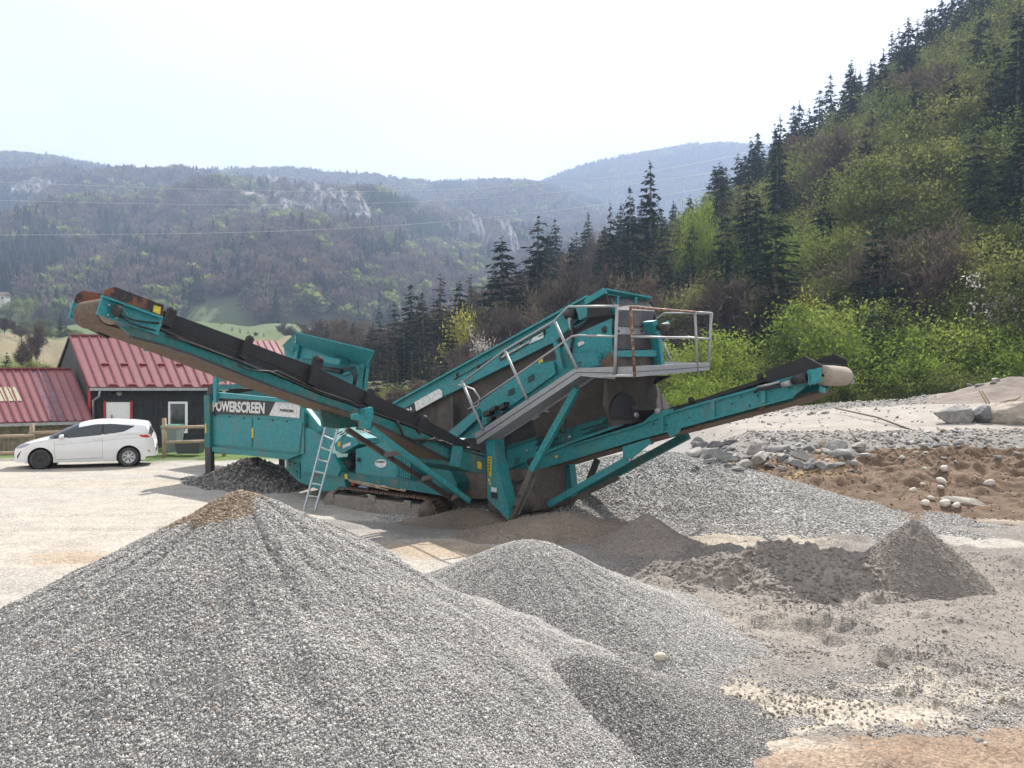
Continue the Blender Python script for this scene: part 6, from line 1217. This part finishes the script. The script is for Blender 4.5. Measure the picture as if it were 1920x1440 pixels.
# farther red roof behind the hopper
b3 = empty('far_red_roof_building', at(480, 735, 40)); tag(b3, 'farther red roofed shed showing between the conveyor and hopper', 'shed')
p3 = [at(420, 727, 40), at(566, 727, 42), at(516, 640, 47), at(400, 640, 45)]; seamroof(b3, p3, 10, ['redroof']); wallp('board', at(424, 735, 40.4), at(560, 735, 42.4), p3[0].z - .05, 'blackboard', b3, 12)
# houses far off on the meadow
MT['housewhite'] = paint('white_render', (0.6, 0.58, 0.54), 0.8); MT['houseroof'] = paint('brown_tiles', (0.16, 0.10, 0.08), 0.8)
for (q, d, w, h, yb, lab) in ((31, 330, 4.2, 1.3, 580, 'small white house beside the poplars across the meadow'), (-4, 330, 5.5, 3.0, 566, 'tall white chalet cut by the left edge of the view')):
    g = at(q, yb, d); hs_ = empty('house', g); tag(hs_, lab, 'house'); MB().abox(g.x - w / 2, g.x + w / 2, g.y, g.y + w * .7, g.z - 3, g.z + h).build('wall', MT['housewhite'], hs_)
    MB().prism([(g.x - w * .58, g.y - w * .08, g.z + h - .1), (g.x - w * .58, g.y + w * .78, g.z + h - .1), (g.x - w * .58, g.y + w * .35, g.z + h + w * .26)], (w * 1.16, 0, 0)).build('roof', MT['houseroof'], hs_)
    for k in range(3): x_ = g.x - w / 2 + w * (k + .5) / 3; MB().abox(x_ - w * .06, x_ + w * .06, g.y - .06, g.y - .01, g.z + h * .35, g.z + h * .75).build('window', MT['glass'], hs_)
# ------------------------------------------------------------------ fence and bins
def fence(name, label, posts, rails):
    f = empty(name, at(posts[0][0], posts[0][2], posts[0][3])); tag(f, label, 'fence')
    for (x, y0, y1, d) in posts: a = at(x, y0, d); MB().tube([Vector((a.x, a.y, -.1)), a], .075, 9).build('post', MT['wood'], f, True)
    for (a, b) in rails: MB().tube([at(*a), at(*b)], .06, 9).build('rail', MT['wood'], f, True)
    return f
fence('rail_fence', 'round timber rail fence behind the white car', [(60, 794, 850, 26.6), (-60, 797, 850, 26), (180, 792, 850, 27.2)], [((-70, 820, 25.9), (66, 817, 26.5)), ((54, 812, 26.5), (190, 808, 27.1)), ((-70, 851, 25.9), (66, 849, 26.5)), ((54, 848, 26.5), (190, 846, 27.1))])
fence('rail_fence', 'short timber rail fence between the car and the hopper leg', [(308, 784, 845, 27.0), (420, 782, 845, 27.6)], [((304, 802, 26.95), (424, 799, 27.55)), ((304, 830, 26.95), (424, 826, 27.55))])
m, n, b = newmat('grey_bin'); b.inputs['Base Color'].default_value = (0.20, 0.23, 0.23, 1); b.inputs['Roughness'].default_value = .5; MT['bin'] = m
m, n, b = newmat('dark_tub'); b.inputs['Base Color'].default_value = (0.09, 0.10, 0.12, 1); b.inputs['Roughness'].default_value = .5; MT['tub'] = m
m, n, b = newmat('green_lid'); b.inputs['Base Color'].default_value = (0.04, 0.16, 0.11, 1); b.inputs['Roughness'].default_value = .5; MT['lid'] = m
c = at(324, 830, 28.3); wb2 = empty('wheelie_bin', (c.x, c.y, 0.05)); tag(wb2, 'grey wheeled bin with green lid by the glazed door', 'bin')
q_ = MB(); q_.add([(c.x + sx * (.22 if z < .2 else .29), c.y + sy * (.24 if z < .2 else .34), z) for z in (.10, 1.0) for (sx, sy) in ((-1, -1), (1, -1), (1, 1), (-1, 1))], [(0, 1, 2, 3), (4, 5, 6, 7), (0, 1, 5, 4), (1, 2, 6, 5), (2, 3, 7, 6), (3, 0, 4, 7)]); q_.build('body', MT['bin'], wb2)
MB().prism([(c.x - .31, c.y - .37, 1.0), (c.x - .31, c.y + .36, 1.0), (c.x - .31, c.y + .30, 1.09), (c.x - .31, c.y - .28, 1.07)], (.62, 0, 0)).build('lid', MT['lid'], wb2)
for s in (-1, 1): MB().lathe((c.x + s * .25, c.y + .2, .13), (1, 0, 0), [(0, -.03), (.10, -.03), (.10, .03), (0, .03)], 14).build('wheel', MT['tyre'], wb2)
MB().tube([(c.x - .25, c.y + .36, .98), (c.x - .25, c.y + .42, 1.02), (c.x + .25, c.y + .42, 1.02), (c.x + .25, c.y + .36, .98)], .02, 6).build('handle', MT['bin'], wb2)
c = at(357, 828, 28.0); tb2 = empty('grey_tub', (c.x, c.y, .05)); tag(tb2, 'dark grey plastic tub standing beside the wheeled bin', 'tub')
q_ = MB(); q_.add([(c.x + sx * (.38 if z < .1 else .46), c.y + sy * (.24 if z < .1 else .30), z) for z in (.06, .46) for (sx, sy) in ((-1, -1), (1, -1), (1, 1), (-1, 1))], [(0, 1, 2, 3), (0, 1, 5, 4), (1, 2, 6, 5), (2, 3, 7, 6), (3, 0, 4, 7)]); q_.build('body', MT['tub'], tb2)
for (ax0, ax1, ay0, ay1) in ((-.5, .5, -.34, -.29), (-.5, .5, .29, .34), (-.5, -.45, -.29, .29), (.45, .5, -.29, .29)): MB().abox(c.x + ax0, c.x + ax1, c.y + ay0, c.y + ay1, .44, .48).build('rim', MT['tub'], tb2)
# ------------------------------------------------------------------ rubble: single rocks
m, n, b = newmat('rock_stone'); oi = N(n, 'ShaderNodeObjectInfo'); c_ = ramp(n, oi.outputs['Random'], [(0, (0.17, 0.17, 0.175)), (0.45, (0.26, 0.25, 0.24)), (0.8, (0.37, 0.345, 0.31)), (1, (0.32, 0.25, 0.17))])
c_ = mixc(n, 1.0, c_, ramp(n, noise(n, 5, 7, .65), [(0.3, (.6,) * 3), (.7, (1.3,) * 3)]), 'MULTIPLY'); n.links.new(c_, b.inputs['Base Color']); b.inputs['Roughness'].default_value = .92; bump(n, b, noise(n, 14, 6, .65), .5, .04); ROCK = m
ROCKM = []
for i in range(9):
    r = np.random.default_rng(300 + i); v, f = ico(3, 300 + i, 0.05, (1, 1, 1)); v = v * 2
    for _ in range(11):
        d = r.normal(size=3); d /= np.linalg.norm(d); lim = r.uniform(.50, .82); v = v - np.maximum(0, v @ d - lim)[:, None] * d
    v = v * .62 * np.array([1.15, r.uniform(.7, .95), r.uniform(.6, .85)]) + r.normal(size=v.shape) * .006
    me = bpy.data.meshes.new('rock'); me.from_pydata([tuple(a) for a in v], [], f); me.update(); me.materials.append(ROCK); ROCKM.append(me)
ROUND = []
for i in range(3):
    v, f = ico(3, 400 + i, .09, (1, .85, .75)); me = bpy.data.meshes.new('round_stone'); me.from_pydata([tuple(a) for a in v], [], f); me.update(); me.materials.append(ROCK); me.polygons.foreach_set('use_smooth', [True] * len(me.polygons)); ROUND.append(me)
m, n, b = newmat('pale_stone'); n.links.new(ramp(n, noise(n, 6, 6), [(.3, (.40, .37, .32)), (.7, (.62, .58, .51))]), b.inputs['Base Color']); b.inputs['Roughness'].default_value = .85
PALER = []
for me_ in ROUND:
    c2 = me_.copy(); c2.materials[0] = m; PALER.append(c2)
def rock(px, py, wpx, name, label, group=None, kind=None, sq=(1, 1, 1), rot=None, sink=.1, cat='rock', mat=None):
    """py is the foot of the rock in view"""
    p = hit(px, py); s = wpx / F * p.y; me = kind or random.choice(ROCKM)
    o = bpy.data.objects.new(name, me); sc.collection.objects.link(o); o.scale = (s * sq[0], s * sq[1], s * sq[2]); o.rotation_euler = rot or (random.uniform(-.4, .4), random.uniform(-.4, .4), random.uniform(0, 6.28)); o.location = (p.x, p.y + s * .3, p.z + s * sq[2] * (.33 - sink)); tag(o, label, cat, group, 'thing'); return o
def slabmesh(seed, mat):
    r = np.random.default_rng(seed); k = 7; a = np.sort(r.uniform(0, 6.28, k)); q_ = MB(); q_.prism([(.5 * math.cos(t) * r.uniform(.8, 1.05), .36 * math.sin(t) * r.uniform(.8, 1.05), -.06) for t in a], (0, 0, .13)); me = bpy.data.meshes.new('slab'); me.from_pydata(q_.v, [], q_.f); me.update(); me.materials.append(mat); return me
rock(1795, 796, 62, 'boulder', 'squarish grey boulder, leftmost of three beside the road', kind=ROCKM[2], sq=(1, .8, 1.05), rot=(0, 0, .2), cat='boulder'); rock(1850, 793, 54, 'boulder', 'rounded bluish boulder, middle of three beside the road', kind=ROCKM[5], sq=(1, .9, 1), rot=(0, .1, 1.2), cat='boulder'); rock(1907, 796, 78, 'boulder', 'largest grey boulder of three, at the right edge', kind=ROCKM[7], sq=(1, .9, 1.05), rot=(.1, 0, 2.2), cat='boulder')
o = rock(1505, 872, 40, 'stone_slab', 'smooth dark grey slab tilted up in the rubble', kind=slabmesh(1, ROCK), rot=(.95, .1, .1), cat='slab'); o = rock(1482, 848, 42, 'stone_slab', 'pale angular slab lying above the dark smooth slab', kind=slabmesh(2, ROCK), rot=(.5, .15, .5), cat='slab')
rock(1345, 866, 62, 'sandstone_block', 'long brownish layered block in the rubble', kind=ROCKM[1], sq=(1.25, .7, .6), rot=(0, .1, .2)); rock(1305, 858, 44, 'sandstone_block', 'tan block at the left end of the rubble', kind=ROCKM[3], sq=(1, .7, .55), rot=(.2, -.2, .5)); rock(1460, 852, 44, 'concrete_block', 'light grey broken block left of the pale slab', kind=ROCKM[4], sq=(1, .6, .6), rot=(0, .3, 2.7)); rock(1467, 860, 24, 'white_stone', 'bright white stone among grey rubble', kind=ROCKM[6], sq=(1, .6, .45)); rock(1430, 872, 32, 'rubble_block', 'pale lumpy block at the front of the rubble', kind=ROCKM[8]); rock(1420, 856, 34, 'rubble_block', 'upright pale block behind the front lumpy block', kind=ROCKM[0], sq=(.8, .7, 1.1)); rock(1590, 868, 46, 'rubble_block', 'large grey block at the right end of the rubble heap', kind=ROCKM[3], sq=(.9, .8, 1)); rock(1568, 856, 44, 'rubble_block', 'tall grey block topped by splinters near the steel bar', kind=ROCKM[5], sq=(.9, .8, 1.1)); rock(1358, 838, 34, 'sandstone_block', 'orange brown stone on the upper edge of the rubble', kind=ROCKM[2], sq=(1.2, .7, .5))
r_ = np.random.default_rng(55)
RL = ['broken stone in the left third of the rubble heap', 'broken stone in the middle third of the rubble heap', 'broken stone in the right third of the rubble heap by the steel rod']
for i in range(90): rock(1296 + 110 * (i % 3) + r_.uniform(0, 109), r_.uniform(836, 886), r_.uniform(11, 32), 'rubble_stone', RL[i % 3], 'broken stones of the rubble heap', sq=(1, r_.uniform(.6, 1), r_.uniform(.5, .9)))
for i in range(40): rock(1620 + 148 * (i % 2) + r_.uniform(0, 147), r_.uniform(806, 868), r_.uniform(7, 17), 'bank_stone', 'small stone on the bank below the three boulders' if i % 2 else 'small stone on the bank under the slanting steel bar', 'small stones on the bank', sq=(1, .8, r_.uniform(.4, .8)))
for i in range(26): q = r_.uniform(1345, 1880); rock(q, np.interp(q, [1345, 1440, 1560, 1680, 1760, 1830, 1880], [786, 779, 772, 750, 730, 722, 716]) + r_.uniform(0, 5), r_.uniform(7, 16), 'edge_stone', 'pale stone on the far edge of the gravel road', 'pale stones on the road edge', sq=(1, .8, .6))
for i, (x, y, w, lab) in enumerate(((1773, 896, 18, 'uppermost rounded stone of the little stack in the soil'), (1767, 911, 20, 'flat white stone under the little stack in the soil'), (1715, 924, 15, 'pale blue stone left of the small round one in the soil'), (1731, 918, 10, 'small round pale stone in the middle of the soil'), (1765, 925, 14, 'bluish stone below the flat white stone'), (1860, 916, 19, 'lone cream stone far right in the soil'), (1693, 868, 12, 'white stone on the upper rim of the soil'), (1739, 950, 20, 'rounded stone leftmost of the row at the soil foot'), (1748, 940, 13, 'small upright stone behind the row at the soil foot'), (1776, 957, 26, 'largest oval cream stone in the row at the soil foot'), (1796, 956, 16, 'round stone beside the flat slab at the soil foot'), (1735, 885, 10, 'little pale stone high in the soil'))): rock(x, y, w, 'soil_stone', lab, kind=PALER[i % 3], sq=(1.1, .85, .85), sink=.0)
rock(1818, 955, 60, 'flat_stone', 'long flat pale stone lying at the soil foot', kind=ROCKM[6], sq=(1.05, .6, .32), rot=(.12, .05, -.15), sink=.0)
m, n, b = newmat('cream_stone'); n.links.new(ramp(n, noise(n, 30, 5), [(.3, (.42, .36, .27)), (.7, (.56, .50, .40))]), b.inputs['Base Color']); b.inputs['Roughness'].default_value = .8
o = rock(1240, 1247, 25, 'round_stone', 'single smooth cream stone lying on the grey gravel', kind=ROUND[0].copy(), sq=(1, .9, .95), rot=(0, 0, .4), sink=.02, cat='stone'); o.data.materials[0] = m
for (x, y, w, lab, mm) in ((1857, 1323, 13, 'flat orange brown stone on the pale sand', BROWN), (1880, 1316, 15, 'white angular stone right of the orange brown stone', None), (1633, 1380, 15, 'brown lump at the edge of the brown patch', BROWN), (1838, 1392, 16, 'pale chip lying on the brown patch at the bottom right', None), (1655, 1254, 24, 'dark sand clod alone on the grey ground', SANDG), (1686, 1256, 16, 'smaller dark sand clod right of the larger one', SANDG)):
    o = rock(x, y, w, 'ground_stone', lab, sink=.1, cat='stone', kind=ROCKM[int(w) % 9].copy(), sq=(1, .8, .6))
    if mm is not None: m2 = paint('lump_' + str(x), tuple(float(c) for c in mm), .9); o.data.materials[0] = m2
# steel bars in the rubble and stakes by the road
MT['rebar'] = paint('rusty_bar', (.10, .07, .05), .8)
a, b = hit(1566, 776), hit(1760, 832); tag(MB().tube([a + UP * .25, a.lerp(b, .5) + UP * .30, b + UP * .05], .035, 7).build('steel_bar', MT['rebar'], None, True), 'long thin steel bar slanting across the bank', 'steel bar')
a, b = hit(1592, 820), hit(1612, 838); tag(MB().tube([a + UP * .25, b], .03, 7).build('steel_rod', MT['rebar'], None, True), 'short rusty rod sticking from the rubble heap', 'steel rod')
for (x0, y0, x1, y1, lab) in ((1836, 732, 1852, 757, 'left one of two leaning stakes beside the road'), (1841, 732, 1858, 757, 'right one of two leaning stakes beside the road')): b = hit(x1, y1); a = at(x0, y0, b.y); tag(MB().tube([b - UP * .1, a], .03, 6).build('wooden_stake', MT['wood'], None, True), lab, 'stake')
a = hit(1876, 756); tag(MB().tube([a + UP * .02, a + Vector((.35, 0, .12)), a + Vector((.75, .1, .16)), a + Vector((.95, .1, .3))], [.04, .05, .06, .05], 7).build('driftwood_log', MT['wood'], None, True), 'crooked short log lying above the boulders', 'log')
# ------------------------------------------------------------------ power lines
m, n, b = newmat('cable_metal'); b.inputs['Base Color'].default_value = (.55, .55, .55, 1); b.inputs['Metallic'].default_value = .4; b.inputs['Roughness'].default_value = .4; MT['cable'] = m
for lab, pts_ in (('topmost of the three power lines across the valley', ((-200, 335), (0, 343), (320, 352), (640, 358), (960, 350), (1100, 338), (1300, 304), (1500, 262))), ('middle of the three power lines across the valley', ((-200, 370), (0, 376), (320, 382), (640, 383), (960, 367), (1180, 346), (1400, 312), (1600, 270))), ('lowest of the three power lines across the valley', ((-200, 443), (0, 441), (320, 438), (640, 428), (960, 404), (1160, 379), (1400, 338), (1600, 298)))):
    pp = [at(x, y, 260 - (x - 700) * .03) for x, y in pts_]; pr = []
    qs = np.linspace(pts_[0][0], pts_[-1][0], 60); co = np.polyfit([p_[0] for p_ in pts_], [p_[1] for p_ in pts_], 4)
    tag(MB().tube([at(float(q), float(np.polyval(co, q)), 260 - (q - 700) * .03) for q in qs], .055, 5).build('power_line', MT['cable'], None, True), lab, 'power line')
# ------------------------------------------------------------------ haze
hz = MB().abox(-2300, 2900, -40, 2260, -9, 660); m = bpy.data.materials.new('haze_air'); m.use_nodes = True; n = m.node_tree; n.nodes.clear()
o_ = n.nodes.new('ShaderNodeOutputMaterial'); pv = n.nodes.new('ShaderNodeVolumePrincipled'); pv.inputs['Color'].default_value = (0.54, 0.69, 1.0, 1); pv.inputs['Density'].default_value = 0.00043; pv.inputs['Anisotropy'].default_value = 0.25
n.links.new(pv.outputs[0], o_.inputs['Volume']); hzo = hz.build('haze', m); tag(hzo, 'thin bluish spring haze filling the valley', 'haze', kind='stuff')
